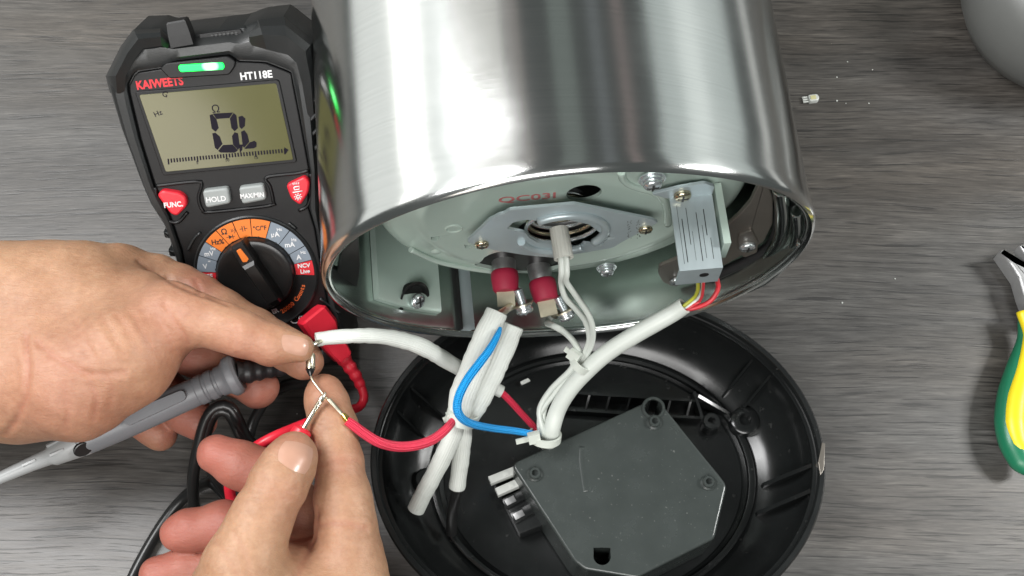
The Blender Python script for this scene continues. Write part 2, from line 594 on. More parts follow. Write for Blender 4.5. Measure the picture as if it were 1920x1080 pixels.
M_SILBRAID = braid("white_braided_sensor_sleeve", (.54, .54, .49, 1), .9, 9, .45, .6)
M_REDBRAID = braid("red_braided_wire", (.80, .035, .085, 1), 1.1, 6, .9, .45)
M_BLUEBRAID = braid("blue_braided_wire", (.008, .31, .74, 1), 1.3, 5, .9, .45)
M_TIE = mat("translucent_white_nylon", (.50, .53, .48), .35, 0, var=.06)
M_SILVER = mat("tinned_wire", (.80, .75, .60), .32, 1.0, bump=.05)
M_PROBETIP = mat("polished_probe_tip", (.80, .74, .60), .22, 1.0)
M_BRASS = mat("brass_crimp", (.80, .58, .16), .2, 1.0, bump=.1)
M_SEAL = mat("black_epoxy_seal", (.008, .008, .008), .2)
M_CREAM = mat("cream_ceramic_tab", (.55, .51, .38), .35, .2, var=.25, vscale=260)
M_GREEN = mat("green_grip_plastic", (.012, .15, .075), .33, 0, var=.12, bump=.08)
M_YELLOW = mat("yellow_grip_plastic", (.78, .62, .015), .38, 0, var=.05, bump=.05)
M_PLIERS = mat("grey_tool_steel", (.40, .40, .40), .4, .6, var=.2, vscale=200, bump=.1)
M_POT = mat("satin_grey_coating", (.115, .118, .113), .42, 0, var=.05, bump=.04, bscale=1500)
M_WHITE = mat("white_plastic", (.58, .60, .57), .4, 0, var=.05)
M_YELLOWISH = mat("yellowed_plastic", (.58, .55, .30), .45, 0, var=.1)
M_GREENWIRE = mat("yellow_green_insulation", (.35, .36, .03), .4, 0, var=.4, vscale=260)
M_WIRERED = mat("red_insulation", (.50, .03, .04), .35)
M_DARKGREEN = mat("dark_green_insulation", (.03, .06, .045), .35)

def led_material():
    m, nt, p = new_mat("green_indicator_lamp")
    L = nt.links.new
    tc = N(nt, "ShaderNodeTexCoord")
    sp = N(nt, "ShaderNodeTexGradient", _gradient_type='SPHERICAL')
    mp = N(nt, "ShaderNodeMapping"); mp.inputs["Scale"].default_value = (260, 420, 260); mp.inputs["Location"].default_value = (-.9, 0, 0)
    L(tc.outputs["Object"], mp.inputs[0]); L(mp.outputs[0], sp.inputs[0])
    r = N(nt, "ShaderNodeValToRGB")
    r.color_ramp.elements[0].color = (0, .75, .06, 1); r.color_ramp.elements[1].color = (.75, 1, .9, 1)
    L(sp.outputs[1], r.inputs[0])
    L(r.outputs[0], p.inputs["Emission Color"])
    p.inputs["Base Color"].default_value = (.02, .3, .05, 1)
    p.inputs["Emission Strength"].default_value = 4.5
    return m
M_LED = led_material()
# ================================================================== the table
W0 = Matrix.Identity(4)
t = obj("table_top", box(Matrix.Translation((0, 60, 0)), -800, 800, -560, 560, -28, 0, 1.5), M_WOOD, None, 30)
t["kind"] = "structure"

# ================================================================== kettle
PSI = math.radians(5.3)
K_A = Vector((-math.sin(PSI), math.cos(PSI), 0))     # axis, away from the viewer
K_R = Vector((math.cos(PSI), math.sin(PSI), 0))
K_Z = Vector((0, 0, 1))
K_N = -K_A
R0 = Z(1000, 632, 44)
rim_px = [(600, 505), (606, 540), (622, 572), (655, 593), (720, 612), (790, 628), (845, 637), (1000, 634), (1100, 628), (1180, 620), (1260, 605), (1330, 585), (1395, 556),
          (1450, 522), (1500, 485), (1528, 452), (1537, 430), (1530, 405), (1505, 382), (1460, 357), (1400, 338), (1340, 325), (1290, 319), (1200, 317), (1100, 324), (1000, 334),
          (900, 351), (840, 367), (780, 387), (730, 407), (690, 428), (655, 450), (625, 475)]
rp = []
for u, v in rim_px:
    q = onplane(u, v, R0, K_N) - R0
    rp.append((q.dot(K_R), q.z))
RC = (sum(max(rp)[:1]) / 2 + min(rp)[0] / 2, (max(q[1] for q in rp) + min(q[1] for q in rp)) / 2)
ang = np.array([math.atan2(q[1] - RC[1], q[0] - RC[0]) for q in rp])
rad = np.array([math.hypot(q[0] - RC[0], q[1] - RC[1]) for q in rp])
ORD = 5
def fbasis(a):
    return np.stack([np.ones_like(a)] + [f(k * a) for k in range(1, ORD + 1) for f in (np.cos, np.sin)], -1)
coef = np.linalg.lstsq(np.vstack([fbasis(ang), np.diag([0.0] + [.05 * k for k in range(1, ORD + 1) for _ in (0, 1)])]), np.concatenate([rad, np.zeros(2 * ORD + 1)]), rcond=None)[0]
def rim_r(a):
    return float((fbasis(np.array([a])) @ coef)[0])
K_O = R0 + K_R * RC[0] + K_Z * RC[1]                # middle of the rim opening
def kring(off, depth, n=160, scale=1.0):
    out = []
    for i in range(n):
        a = 2 * math.pi * i / n
        r = rim_r(a) * scale - off
        out.append(K_O + K_R * (r * math.cos(a)) + K_Z * (r * math.sin(a)) + K_A * depth)
    return out

kettle = thing("kettle", "opened brushed steel electric kettle lying on its side with its underside showing", "kettle", K_O - K_Z * 80 + K_A * 100)
NR = 160
outer = [kring(3.2, 1.6), kring(2.6, 0.5), kring(1.8, 0.0), kring(.9, .5), kring(.2, 1.8), kring(0, 3.6), kring(.2, 7.0), kring(.6, 12)]
outer += [kring(.6, d) for d in range(20, 241, 20)]
outer += [kring(3, 250), kring(10, 258), kring(22, 262)]
obj("shell", loft(outer, False, True), M_STEEL, kettle, 50)
inner = [kring(3.2, 1.6), kring(3.4, 2.5), kring(3.5, 5), kring(3.4, 12), kring(3.4, 25), kring(3.4, 60)]
obj("inner_wall", loft(inner, False, False), M_WALL, kettle, 50)
# rolled edge along the opening
obj("rolled_rim", tube(kring(3.3, 2.2) + kring(3.3, 2.2)[:1], .9, 8, 50, smooth=False), M_INNER, kettle, 0)

# --- enamel-like reflector plate in the underside
P_D = 20.0
P_C = onplane(1057, 392, K_O + K_A * P_D, K_N)
KF = frame(P_C, K_R, K_Z)                            # z of this frame points out of the kettle
if (KF.to_3x3() @ Vector((0, 0, 1))).dot(K_N) < 0:
    KF = frame(P_C, -K_R, K_Z)
KFi = KF.inverted()
def kp(u, v, d=0.0):
    """plate coordinates of the sight line u, v at d mm in front of the plate"""
    q = KFi @ onplane(u, v, P_C + K_N * d, K_N)
    return (q.x, q.y)
def kw(u, v, d=0.0):
    return onplane(u, v, P_C + K_N * d, K_N)
PR = abs(kp(692, 420)[0])
prof = [(1, 0), (30, 0), (49, 0), (50.5, .7), (53, .9), (55, .2), (PR - 15, -.3), (PR - 9, -1.2), (PR - 5, -3.0), (PR - 2, -6.5), (PR - .6, -12), (PR, -20), (PR - 1, -30)]
plate_geo = lathe(KF, [(.5, 0)] + prof[1:] + [(PR - 2, -30), (PR - 1.7, -20), (PR - 2, -12), (PR - 3.3, -7), (PR - 6, -4.2), (PR - 10, -2.6), (PR - 16, -1.6), (.5, -1.3)], 128, True, True)
top_room = K_O.z + rim_r(math.pi / 2) - 4.5 - P_C.z      # the kettle is flatter than it is wide
for v_ in plate_geo[0]:
    q_ = KFi @ v_
    if q_.y > 0:
        v_[:] = KF @ Vector((q_.x, q_.y * min(1, top_room / PR), q_.z))
plate = obj("reflector_plate", plate_geo, M_ENAMEL, kettle, 60)
hole_term = [kp(*q) for q in [(886, 499), (905, 484), (925, 474), (960, 468), (1010, 470), (1050, 482), (1072, 492), (1050, 503), (1015, 514), (985, 518), (945, 513), (912, 505)]]
hole_mid = circ(*kp(1055, 436), 19, 28)
hx, hy = kp(1095, 362)
slot1 = [kp(*q) for q in [(807, 441), (820, 441), (826, 444), (820, 448), (809, 447)]]
slot2 = [kp(*q) for q in [(870, 459), (880, 460), (883, 466), (873, 466)]]
cut(plate, flat=False, cutters=[slab(KF, rpoly(hole_term, 3), -24, 4), slab(KF, hole_mid, -6, 4), slab(KF, circ(hx, hy, 6.4, 24), -6, 4), slab(KF, slot1, -6, 4), slab(KF, slot2, -6, 4)])
obj("embossed_ring", torus(KF @ Matrix.Translation((*kp(851, 429), -.2)), 3.0, .6, 24, 8), M_ENAMEL, kettle)
obj("dimple", lathe(KF @ Matrix.Translation((*kp(818, 472), -.3)), [(2.2, .2), (1.6, .7), (.3, .9)], 20), M_ENAMEL, kettle)
# pressed arc rib at the upper right of the plate
rib = [KF @ Vector((*kp(*q), .0)) for q in [(1165, 322), (1168, 335), (1180, 345), (1200, 352), (1222, 358), (1243, 372), (1250, 392), (1252, 420)]]
obj("pressed_rib", tube(rib, 1.5, 10, 1.5), M_ENAMEL, kettle, 0)
rib2 = [KF @ Vector((*kp(*q), -.5)) for q in [(770, 470), (820, 492), (880, 505), (930, 512)]]
obj("pressed_rib", tube(rib2, 1.1, 10, 1.5), M_ENAMEL, kettle, 0)
obj("opening_shade_slab", slab(KF, rpoly(inset(ccw(hole_term), -2.5), 2), -7.5, -2.3), M_BLACK, kettle, 30)  # black slab added behind the terminal opening in place of its shade
# dark pot bottom and heating coil behind the holes
obj("pot_bottom", lathe(KF @ Matrix.Translation((0, 0, -26)), [(.5, 0), (50, 0), (50, -4), (.5, -4)], 64), M_DARKMETAL, kettle)
obj("heating_coil", torus(KF @ Matrix.Translation((0, 0, -14)), 40, 4.5, 64, 12), M_TUBE, kettle, 0)
obj("heating_coil", torus(KF @ Matrix.Translation((*kp(1097, 358), -9)), 8, 2.2, 32, 10), M_DARKMETAL, kettle, 0)

# --- hexagonal holder plate with the sensor spring
hexp = [kp(*q, 6) for q in [(876, 452), (919, 411), (928, 407), (936, 402), (946, 400), (956, 393), (1077, 382), (1222, 411), (1234, 417), (1165, 454), (1150, 464), (1039, 483), (985, 478), (922, 468), (880, 455)]]
holder = obj("sensor_holder_plate", slab(KF, rpoly(hexp, .8, 2), 5.0, 6.2, .3), M_ZINC, kettle)
hm = kp(1055, 436, 6)
star = [kp(*q, 6) for q in [(950, 428), (962, 416), (985, 411), (1010, 413), (1050, 408), (1105, 420), (1128, 438), (1157, 445), (1135, 450), (1127, 460), (1095, 456), (1083, 466), (1072, 463), (1060, 456), (1010, 455), (993, 446), (985, 436)]]
cut(holder, [slab(KF, rpoly(star, 1.0, 3), 3, 9)])
rfr = KF @ Matrix.Translation((hm[0], hm[1], 6.6))
obj("raised_collar", torus(rfr, 16.0, 1.7, 32, 10, math.radians(-40), math.radians(125)), M_ZINC, kettle, 0)
obj("raised_collar", torus(rfr, 16.0, 1.5, 32, 10, math.radians(195), math.radians(300)), M_ZINC, kettle, 0)
for i, (rr, dz) in enumerate([(13.5, 3.5), (12.6, 1.0), (11.8, -1.5), (11.0, -4)]):
    obj("spring_coil", torus(KF @ Matrix.Translation((hm[0], hm[1], dz)), rr, .75, 40, 8), M_GOLD if i % 2 else M_CHROME, kettle, 0)
obj("sensor_disc", lathe(KF @ Matrix.Translation((hm[0], hm[1], -8)), [(10, 0), (10, 2), (8, 2.6), (.3, 2.6)], 32), M_CHROME, kettle)

def screw(parent, c, nrm, r, m, hh=1.8, washer=0.0, shank=0.0, name="screw"):
    f = zframe(c, nrm, K_R)
    g = []
    z = 0
    if shank:
        s = [(r * .48, -shank)]
        k = int(shank / .5)
        for i in range(k):
            s += [(r * .48, -shank + i * .5), (r * .56, -shank + i * .5 + .25)]
        s += [(r * .48, 0)]
        g.append(lathe(f, s, 16))
    if washer:
        g.append(lathe(f, [(r * .4, z), (washer, z), (washer, z + .6), (r * .4, z + .6)], 28)); z += .65
        g.append(lathe(f, [(r * .4, z), (washer * .84, z), (washer * .84, z + .9), (r * .4, z + .9)], 28)); z += .95
    g.append(lathe(f, [(r * .95, z), (r, z + .3), (r, z + hh * .5), (r * .86, z + hh * .8), (r * .5, z + hh * .97), (.1, z + hh)], 28))
    s = obj(name, merge(*g), m, parent, 40)
    cr = merge(box(f, -r * .62, r * .62, -r * .11, r * .11, z + hh * .86, z + hh + .06), box(f, -r * .11, r * .11, -r * .62, r * .62, z + hh * .86, z + hh + .075))
    obj("cross_slot", cr, M_DARKMETAL, s, 30)
    return s

screw(kettle, kw(903, 456, 6.2), K_N, 2.7, M_GOLD)
screw(kettle, kw(1210, 428, 6.2), K_N, 2.7, M_GOLD)
screw(kettle, kw(1222, 334, 1.0), K_N, 3.4, M_CHROME, 2.6, 5.0)
screw(kettle, kw(1137, 500, 0.3), K_N, 2.9, M_CHROME, 2.4, 4.2)
text("QC03I", KF, *kp(989, 371), 6.4, M_STAMP, kettle, "stamp_lettering", rot=math.radians(1), h=.06, base=.04, bold=.014, sx=1.2)
text("·", KF, *kp(939, 374), 6.4, M_STAMP, kettle, "stamp_lettering", h=.06, base=.04, bold=.02)
rd = random.Random(11)                                # a worn dotted date stamp that can no longer be read
for row in range(2):
    dots = []
    for k in range(30):
        if rd.random() < .72:
            x, y = kp(1197 - 17 * row + rd.uniform(-3.5, 3.5), 413 + k * 1.15, 6.2)
            dots.append(box(KF, x - .17, x + .17, y - .17, y + .17, 6.15, 6.25))
    e_ = obj("etched_stamp", merge(*dots), M_DARKPRINT, kettle, 20); e_["kind"] = "stuff"


# --- element terminals
def terminal(bu, bv, dirx, cap_from, cap_to, tip):
    b = kw(bu, bv, -6)
    d = (K_N + K_R * dirx[0] + K_Z * dirx[1]).normalized()
    obj("element_tube", tube([b, b + d * 8, b + d * cap_from * .98], [5.0, 4.8, 4.4], 20, 1), M_TUBE, kettle, 50)
    f = zframe(b, d, K_R)
    obj("silicone_cap", lathe(f, [(4.9, cap_from - 1), (5.5, cap_from - .3), (5.6, cap_from + 2), (5.1, cap_to - 1.2), (4.4, cap_to - .1), (.3, cap_to)], 28), M_CAP, kettle, 50)
    tb = obj("terminal_tab", box(f @ Matrix.Translation((0, 0, 0)), -3.7, 3.4, -.6, .6, cap_to - 1, tip, .25), M_CREAM, kettle)
    return f, b + d * tip, d
f1, tip1, d1 = terminal(943, 474, (-.02, -.10), 8.8, 16.6, 22.5)
f2, tip2, d2 = terminal(1006, 484, (.12, -.12), 10.6, 18.6, 25)

# lugs and terminal screws at the ends of the tabs
def lug(f, dz, off, m=M_SILVER):
    c = f @ Vector((off, -1.6, dz))
    lf = zframe(c, f.to_3x3() @ Vector((.25, -.45, .85)), K_R)
    obj("ring_lug", ringslab(lf, circ(0, 0, 4.4, 24), circ(0, 0, 1.9, 24), -.4, .4, .15), m, kettle)
    screw(kettle, lf @ Vector((0, 0, .45)), lf.to_3x3() @ Vector((0, 0, 1)), 3.5, M_CHROME, 2.2, 3.7, 7.0, "terminal_screw")
    return lf
L1 = lug(f1, 21.6, 6.4)
L2 = lug(f2, 23.6, 6.4)

# --- U shaped bracket beside the plate
bk = KFi @ kw(1262, 368, 4)
bx0 = kp(1256, 372, 4)[0]; bx1 = bx0 + 15.5
by = kp(1256, 372, 4)[1]
dn = -0.085                                           # the arm leans down a little
def arm(x0, x1, y0, y1, z0, z1):
    """sheared box: falls by dn per mm on its way out"""
    P = [KF @ Vector((x, y + dn * z, z)) for z in (z0, z1) for x, y in ((x0, y0), (x1, y0), (x1, y1), (x0, y1))]
    return loft([P[:4], P[4:]])
bl = 31.5
obj("bracket", merge(arm(bx0, bx1, by - 1.2, by, 3.8, bl), arm(bx0, bx1, by - 13, by - 1.2, bl - 1.2, bl), arm(bx1 - 1.1, bx1 + .02, by - 13, by - .02, 10, bl - .02),
     slab(KF, rpoly([(bx0 - 1, by - .6), (bx1, by - .6), (bx1, by + 6), (bx1 - 4, by + 9.5), (bx0 + 2, by + 7.5), (bx0 - 7, by + 4)], 1), 2.6, 3.8, .2)), M_ALU, kettle)
for i, (x, a, b_) in enumerate([(2.0, 7, 29), (3.2, 12, 28.5), (5.2, 8, 22), (6.4, 17, 28), (8.6, 10, 28.5), (10.2, 15, 27.5), (11.4, 9, 19), (12.6, 20, 28)]):
    obj("scratch", arm(bx0 + x, bx0 + x + (.14, .3, .2, .1, .26)[i % 5], by + .02, by + .06, a, b_), M_DARKMETAL, kettle, 30)
screw(kettle, KF @ Vector((bx0 + 4.2, by + 2.6, 3.8)), K_N, 3.2, M_GOLD, 2.4)
obj("bracket_hole", lathe(zframe(KF @ Vector((bx0 + 9.5, by + dn * bl - 5.4, bl + .02)), K_N), [(1.7, 0), (1.7, .12), (.2, .12)], 20), M_DARKMETAL, kettle)
obj("bracket_flange", box(KF, bx1 + 1.0, bx1 + 3.6, by - 12, by + 1.2, 0, 24, .2), M_ENAMEL, kettle)

# --- fittings on the inner wall
def wall_patch(a0, a1, d0, d1, off, th, m, name, n=16, bev=1.2):
    """curved sheet that follows the inner wall"""
    outr, innr = [], []
    rows = [(d0, bev), (d0 + bev, 0), (d1 - bev, 0), (d1, bev)]
    V, F = [], []
    g = []
    rings = []
    for d, e in rows:
        rr = []
        for i in range(n + 1):
            a = math.radians(a0 + (a1 - a0) * i / n)
            r = rim_r(a) - off
            rr.append(K_O + K_R * (r * math.cos(a)) + K_Z * (r * math.sin(a)) + K_A * d)
        for i in range(n, -1, -1):
            a = math.radians(a0 + (a1 - a0) * i / n)
            r = rim_r(a) - off - th + (e * .4)
            rr.append(K_O + K_R * (r * math.cos(a)) + K_Z * (r * math.sin(a)) + K_A * d)
        rings.append(rr)
    return obj(name, loft(rings), m, kettle, 40)
def wang(u, v, d):
    q = onplane(u, v, K_O + K_A * d, K_N) - K_O
    return math.degrees(math.atan2(q.z, q.dot(K_R)))
aw = lambda u, v: wang(u, v, 8)
wall_patch(aw(652, 580), aw(768, 621), 9, 60, 3.6, 2.6, M_PANEL, "side_panel")
def wallp(u, v, d, off):
    a = math.radians(wang(u, v, d))
    r = rim_r(a) - off
    nn = -(K_R * math.cos(a) + K_Z * math.sin(a))
    return K_O + K_R * (r * math.cos(a)) + K_Z * (r * math.sin(a)) + K_A * d, nn
so_, sn_ = wallp(838, 604, 12, 4.0)
sfr_ = frame(so_, K_A.cross(sn_), K_A)
obj("seam_strip", box(sfr_, -3.2, 3.4, -10, 40, -1.5, .5, .3), M_ZINC, kettle)
obj("seam_gap", box(sfr_, -4.6, -3.3, -10, 40, -1.5, 2.2, .2), M_DARKMETAL, kettle)
sp0, sn0 = wallp(737, 582, 12, 7.2)
scf = zframe(sp0, sn0 * .8 + K_N * .6)
obj("screw_recess", lathe(scf, [(.2, -5), (6.2, -5), (6.2, -2.2), (7.6, -1.4), (6.6, -1.2), (5.4, -2.6), (.2, -3)], 32), M_BLACK, kettle)
screw(kettle, sp0, sn0 * .8 + K_N * .6, 3.3, M_CHROME, 2.4)
# dull plate with a rubber edge at the right
tanp = [kp(*q, 7.5) for q in [(1436, 333), (1450, 372), (1449, 420), (1432, 454), (1400, 474), (1362, 496), (1290, 530), (1262, 538), (1243, 530), (1234, 514), (1236, 500), (1268, 487), (1330, 448), (1353, 432), (1385, 404), (1407, 379), (1419, 353)]]
obj("cover_plate", slab(KF, rpoly(tanp, 1.5), 6, 7.5, .5), M_TAN, kettle)
obj("rubber_edge", tube([kw(u, v, 8) for u, v in [(1330, 522), (1360, 508), (1405, 486), (1444, 460), (1460, 424), (1462, 372), (1456, 335)]], 2.2, 10, 2), M_RUBBER, kettle, 0)
obj("tab", slab(KF, rpoly([kp(*q, 8.6) for q in [(1384, 442), (1410, 432), (1422, 455), (1420, 474), (1395, 484), (1383, 470)]], 1.5), 7.4, 8.6, .4), M_TAN, kettle)
screw(kettle, kw(1401, 459, 8.6), (K_N), 3.2, M_CHROME, 2.4)
screw(kettle, kw(1268, 524, 7.6), (K_N), 3.0, M_CHROME, 2.2)
obj("wall_ridge", tube([kw(u, v, 10) for u, v in [(1340, 538), (1365, 527), (1395, 512), (1440, 482), (1464, 446), (1470, 400), (1464, 350)]], 3.2, 12, 2), M_INNER, kettle, 0)
obj("wall_ridge", tube([kw(u, v, 15) for u, v in [(1400, 540), (1440, 520), (1480, 480), (1496, 440), (1494, 395)]], 2.2, 12, 2), M_INNER, kettle, 0)
obj("dark_gusset", slab(KF, rpoly([kp(*q, 11) for q in [(1478, 350), (1505, 375), (1518, 410), (1515, 445), (1490, 480), (1470, 470), (1474, 410)]], 2), 9, 11, .5), M_BLACK, kettle)
obj("dark_gusset", slab(KF, rpoly([kp(*q, 8.5) for q in [(640, 470), (672, 440), (676, 500), (668, 560), (650, 560), (630, 520)]], 2), 6.5, 8.5, .5), M_BLACK, kettle)

# ================================================================== base of the kettle, lying open
BZ = 38.0
bc = Z(1121, 857, BZ)
b_r = (Z(1548, 857, BZ) - Z(694, 857, BZ)).length / 2
b_f = abs((Z(1121, 857 + 332, BZ) - Z(1121, 857 - 332, BZ)).y) / 2
base = thing("plastic_tray", "round black plastic bottom housing of the kettle lying open side up", "plastic tray", (bc.x, bc.y, 0))
def bring(sc, z, n=128, off=0.0):
    return [Vector((bc.x + (b_r * sc - off) * math.cos(a), bc.y + (b_f * sc - off) * math.sin(a), z)) for a in [2 * math.pi * i / n for i in range(n)]]
obj("shell", loft([bring(.80, .6), bring(.93, .8), bring(.965, 3), bring(.985, 18), bring(1, BZ - 5), bring(1, BZ - 1), bring(1, BZ, off=.7), bring(1, BZ, off=2.4), bring(1, BZ - .7, off=3.0),
     bring(1, BZ - 4, off=3.2), bring(1, BZ - 4, off=4.6), bring(.955, BZ - 9), bring(.93, BZ - 18), bring(.885, 13), bring(.80, 6.5), bring(.70, 4.2), bring(.69, 3.2), bring(.40, 3.0)]), M_BASE, base, 40)
obj("floor_ring", loft([bring(.755, 4.4), bring(.75, 7), bring(.735, 7.4), bring(.72, 7), bring(.715, 4)], False, False), M_BASE, base)
def fin(u0, v0, z0, u1, v1, z1, th=1.0, low=5, name="rib"):
    a, b = Z(u0, v0, z0), Z(u1, v1, z1)
    d = (b - a); d.z = 0; d.normalize()
    s = Vector((-d.y, d.x, 0)) * th / 2
    r = [[a - s, a + s, Vector((a.x, a.y, low)) + s, Vector((a.x, a.y, low)) - s], [b - s, b + s, Vector((b.x, b.y, low - 2)) + s, Vector((b.x, b.y, low - 2)) - s]]
    return obj(name, loft(r), M_BASE, base, 20)
fin(1426, 656, 33, 1356, 742, 9); fin(1456, 690, 32, 1388, 772, 9)
fin(1532, 868, 33, 1432, 908, 12, 1.6); fin(1520, 920, 32, 1420, 962, 11, 1.6)
fin(772, 728, 28, 842, 790, 6); fin(745, 770, 28, 800, 826, 6); fin(730, 905, 26, 752, 948, 6, 2.2)
fin(1310, 742, 16, 1372, 778, 9, 1.4); fin(1302, 734, 16, 1322, 800, 9, 1.2)
for k in range(7):                                    # row of vents at the back
    u = 1062 + k * 38; v = 738 + k * 2.2
    fin(u + 6, v - 2, 13, u - 2, v + 28, 9, .9, 3.5, "vent_rib")
for (z_, dv) in ((13, 0), (9, 32)):
    fin(1042, 734 + dv, z_, 1325, 752 + dv, z_, 1.2, 3.5, "vent_bar")
for u, v, r in [(1392, 796, 6.5), (1330, 798, 4.2), (800, 905, 5), (1470, 905, 3.5)]:
    f = zframe(Z(u, v, 4), (0, 0, 1))
    obj("screw_boss", lathe(f, [(r, -1), (r * .95, 7), (r * .8, 7.6), (r * .4, 7.6), (r * .38, 4), (.2, 4)], 32), M_BASE, base)
# clip on the rim
cl = [Z(*q, BZ + .2) for q in [(1534, 868), (1541, 830), (1547, 832), (1545, 880), (1538, 892)]]
obj("rim_clip", slab(W0, [(p.x, p.y) for p in cl], BZ - 6, BZ + .6, .2), M_TAN, base)

# circuit box screwed to the base
BXZ = 37.0
bxp = [Z(*q, BXZ) for q in [(961, 876), (966, 866), (1203, 757), (1214, 751), (1236, 752), (1250, 768), (1358, 902), (1363, 912), (1340, 1010), (1193, 1084), (1097, 1068), (1076, 1052)]]
box2 = [(p.x, p.y) for p in bxp]
circuit = obj("circuit_box", slab(W0, rpoly(box2, 1.5, 3), 6, BXZ, 1.0, 3), M_BOX, base)
ha = Z(1225, 765, BXZ); hb = Z(1129, 1043, BXZ)
cut(circuit, [slab(W0, circ(ha.x, ha.y, 3.6, 28), 3, 50), slab(W0, circ(hb.x, hb.y, 3.5, 28) , 3, 50), box(W0, hb.x - 3.4, hb.x + 3.4, hb.y, hb.y + 3.4, 3, 50)])
obj("hole_collar", ringslab(Matrix.Translation((ha.x, ha.y, 0)), circ(0, 0, 4.9, 28), circ(0, 0, 3.65, 28), BXZ - 1, BXZ + .7, .3), M_BOX, circuit)
for u, v in [(1227, 792), (1003, 889), (1328, 905)]:
    f = zframe(Z(u, v, BXZ), (0, 0, 1))
    obj("hollow_post", lathe(f, [(3.3, -1), (3.2, .5), (2.5, 1.0), (2.4, 2.2), (2.1, 2.5), (1.3, 2.5), (1.2, .6), (.2, .6)], 28), M_BOX, circuit)
for pts in ([(1090, 845), (1090, 875), (1094, 905), (1098, 930)],):
    obj("moulded_rib", tube([Z(u, v, BXZ - 6.9) for u, v in pts], 7.0, 48, 1), M_BOX, circuit, 0)
# connector row at the box's left edge
cf = frame(Z(975, 930, 20), Z(1010, 1000, 20) - Z(965, 905, 20), Z(920, 900, 20) - Z(965, 880, 20))
cn = [Z(*q, 16) for q in [(922, 895), (985, 868), (1040, 975), (975, 1000)]]
obj("connector_block", slab(W0, [(p.x, p.y) for p in cn], 5, 15, .6), M_BASE, base)
for (a, b), m, nm in [(((918, 902), (966, 883)), M_WHITE, "spade_connector"), (((931, 924), (974, 905)), M_WHITE, "spade_connector"),
                      (((945, 943), (986, 922)), M_TUBE, "spade_socket"), (((961, 970), (1002, 948)), M_TUBE, "spade_socket")]:
    p, q = Z(*a, 19), Z(*b, 19)
    ff = frame(p, q - p, Vector((0, 1, 0)))
    ln = (q - p).length
    if m is M_WHITE:
        o = obj(nm, box(ff, 0, ln, -1.75, 1.75, -2.0, 2.0, .6), m, base)
        obj("latch", box(ff, ln * .55, ln * .75, -1.0, 1.0, 1.9, 2.3, .1), M_WHITE, o)
    else:
        o = obj(nm, box(ff, 0, ln, -2.2, 2.2, -3.6, -1.6, .3), M_BASE, base)
        obj("contact", box(ff, .8, ln * .5, -1.4, 1.4, -1.7, -1.3, .1), M_TUBE, o)
# ================================================================== multimeter, propped on its stand
REL = math.radians(24)
down = (C_R * .15 - C_U * (math.cos(REL)) + C_F * math.sin(REL)).normalized()
rt = (C_R + C_U * .095)
M_O = Z(480, 512, 58)
MF = frame(M_O, rt - down * rt.dot(down), -down)
M_N = MF.to_3x3() @ Vector((0, 0, 1))
MFi = MF.inverted()
def mp2(u, v, h=0.0):
    q = MFi @ onplane(u, v, M_O + M_N * h, M_N)
    return (q.x, q.y)
def mps(pts, h=0.0):
    return [mp2(u, v, h) for u, v in pts]
meter = thing("multimeter", "black handheld multimeter with green lamp propped up beside the kettle", "multimeter", (M_O.x - 5, M_O.y, 0))
mc = np.array(mp2(420, 340))
def polar(pts, n=160):
    p = np.array(ccw(pts)) - mc
    q = np.roll(p, -1, 0)
    out = []
    for i in range(n):
        a = 2 * math.pi * i / n
        d = np.array((math.cos(a), math.sin(a)))
        best = 0
        for s, e in zip(p, q):
            ed = e - s
            den = d[0] * ed[1] - d[1] * ed[0]
            if abs(den) < 1e-9:
                continue
            t_ = (s[0] * ed[1] - s[1] * ed[0]) / den
            u_ = (s[0] * d[1] - s[1] * d[0]) / den
            if t_ > best and -1e-6 <= u_ <= 1 + 1e-6:
                best = t_
        out.append(tuple(mc + d * best))
    return out
sil = [(250, 55), (300, 53), (318, 66), (454, 50), (483, 38), (532, 32), (588, 76), (596, 110), (598, 213), (600, 330), (606, 420), (622, 520), (650, 600), (667, 648), (650, 684), (560, 690), (430, 680), (395, 650),
       (352, 560), (331, 486), (319, 444), (309, 418), (281, 378), (254, 312), (226, 238), (206, 171), (199, 143), (226, 87)]
pan = [(252, 136), (310, 127), (326, 116), (430, 103), (447, 115), (497, 117), (546, 136), (562, 215), (582, 323), (579, 388), (592, 430), (606, 520), (622, 600), (600, 660), (450, 652), (392, 610), (352, 540), (340, 470), (316, 402), (290, 352), (262, 262), (238, 163)]
so = polar(mps(sil, -6)); po = polar(mps(pan, 0))
def mring(p, h):
    return [MF @ Vector((x, y, h)) for x, y in p]
mixp = lambda a, b, f: [(x * (1 - f) + z * f, y * (1 - f) + w * f) for (x, y), (z, w) in zip(a, b)]
obj("holster", loft([mring(inset(so, 4), -36), mring(inset(so, 1.2), -34.5), mring(so, -31), mring(so, -8), mring(inset(so, .6), -5), mring(mixp(so, po, .28), -.8), mring(mixp(so, po, .45), .7), mring(mixp(so, po, .8), .9), mring(mixp(so, po, .95), .2), mring(po, -2.5)]), M_HOLSTER, meter, 28)
obj("front_panel", slab(MF, inset(po, .4), -6, -.4, .5), M_FACE, meter, 30)
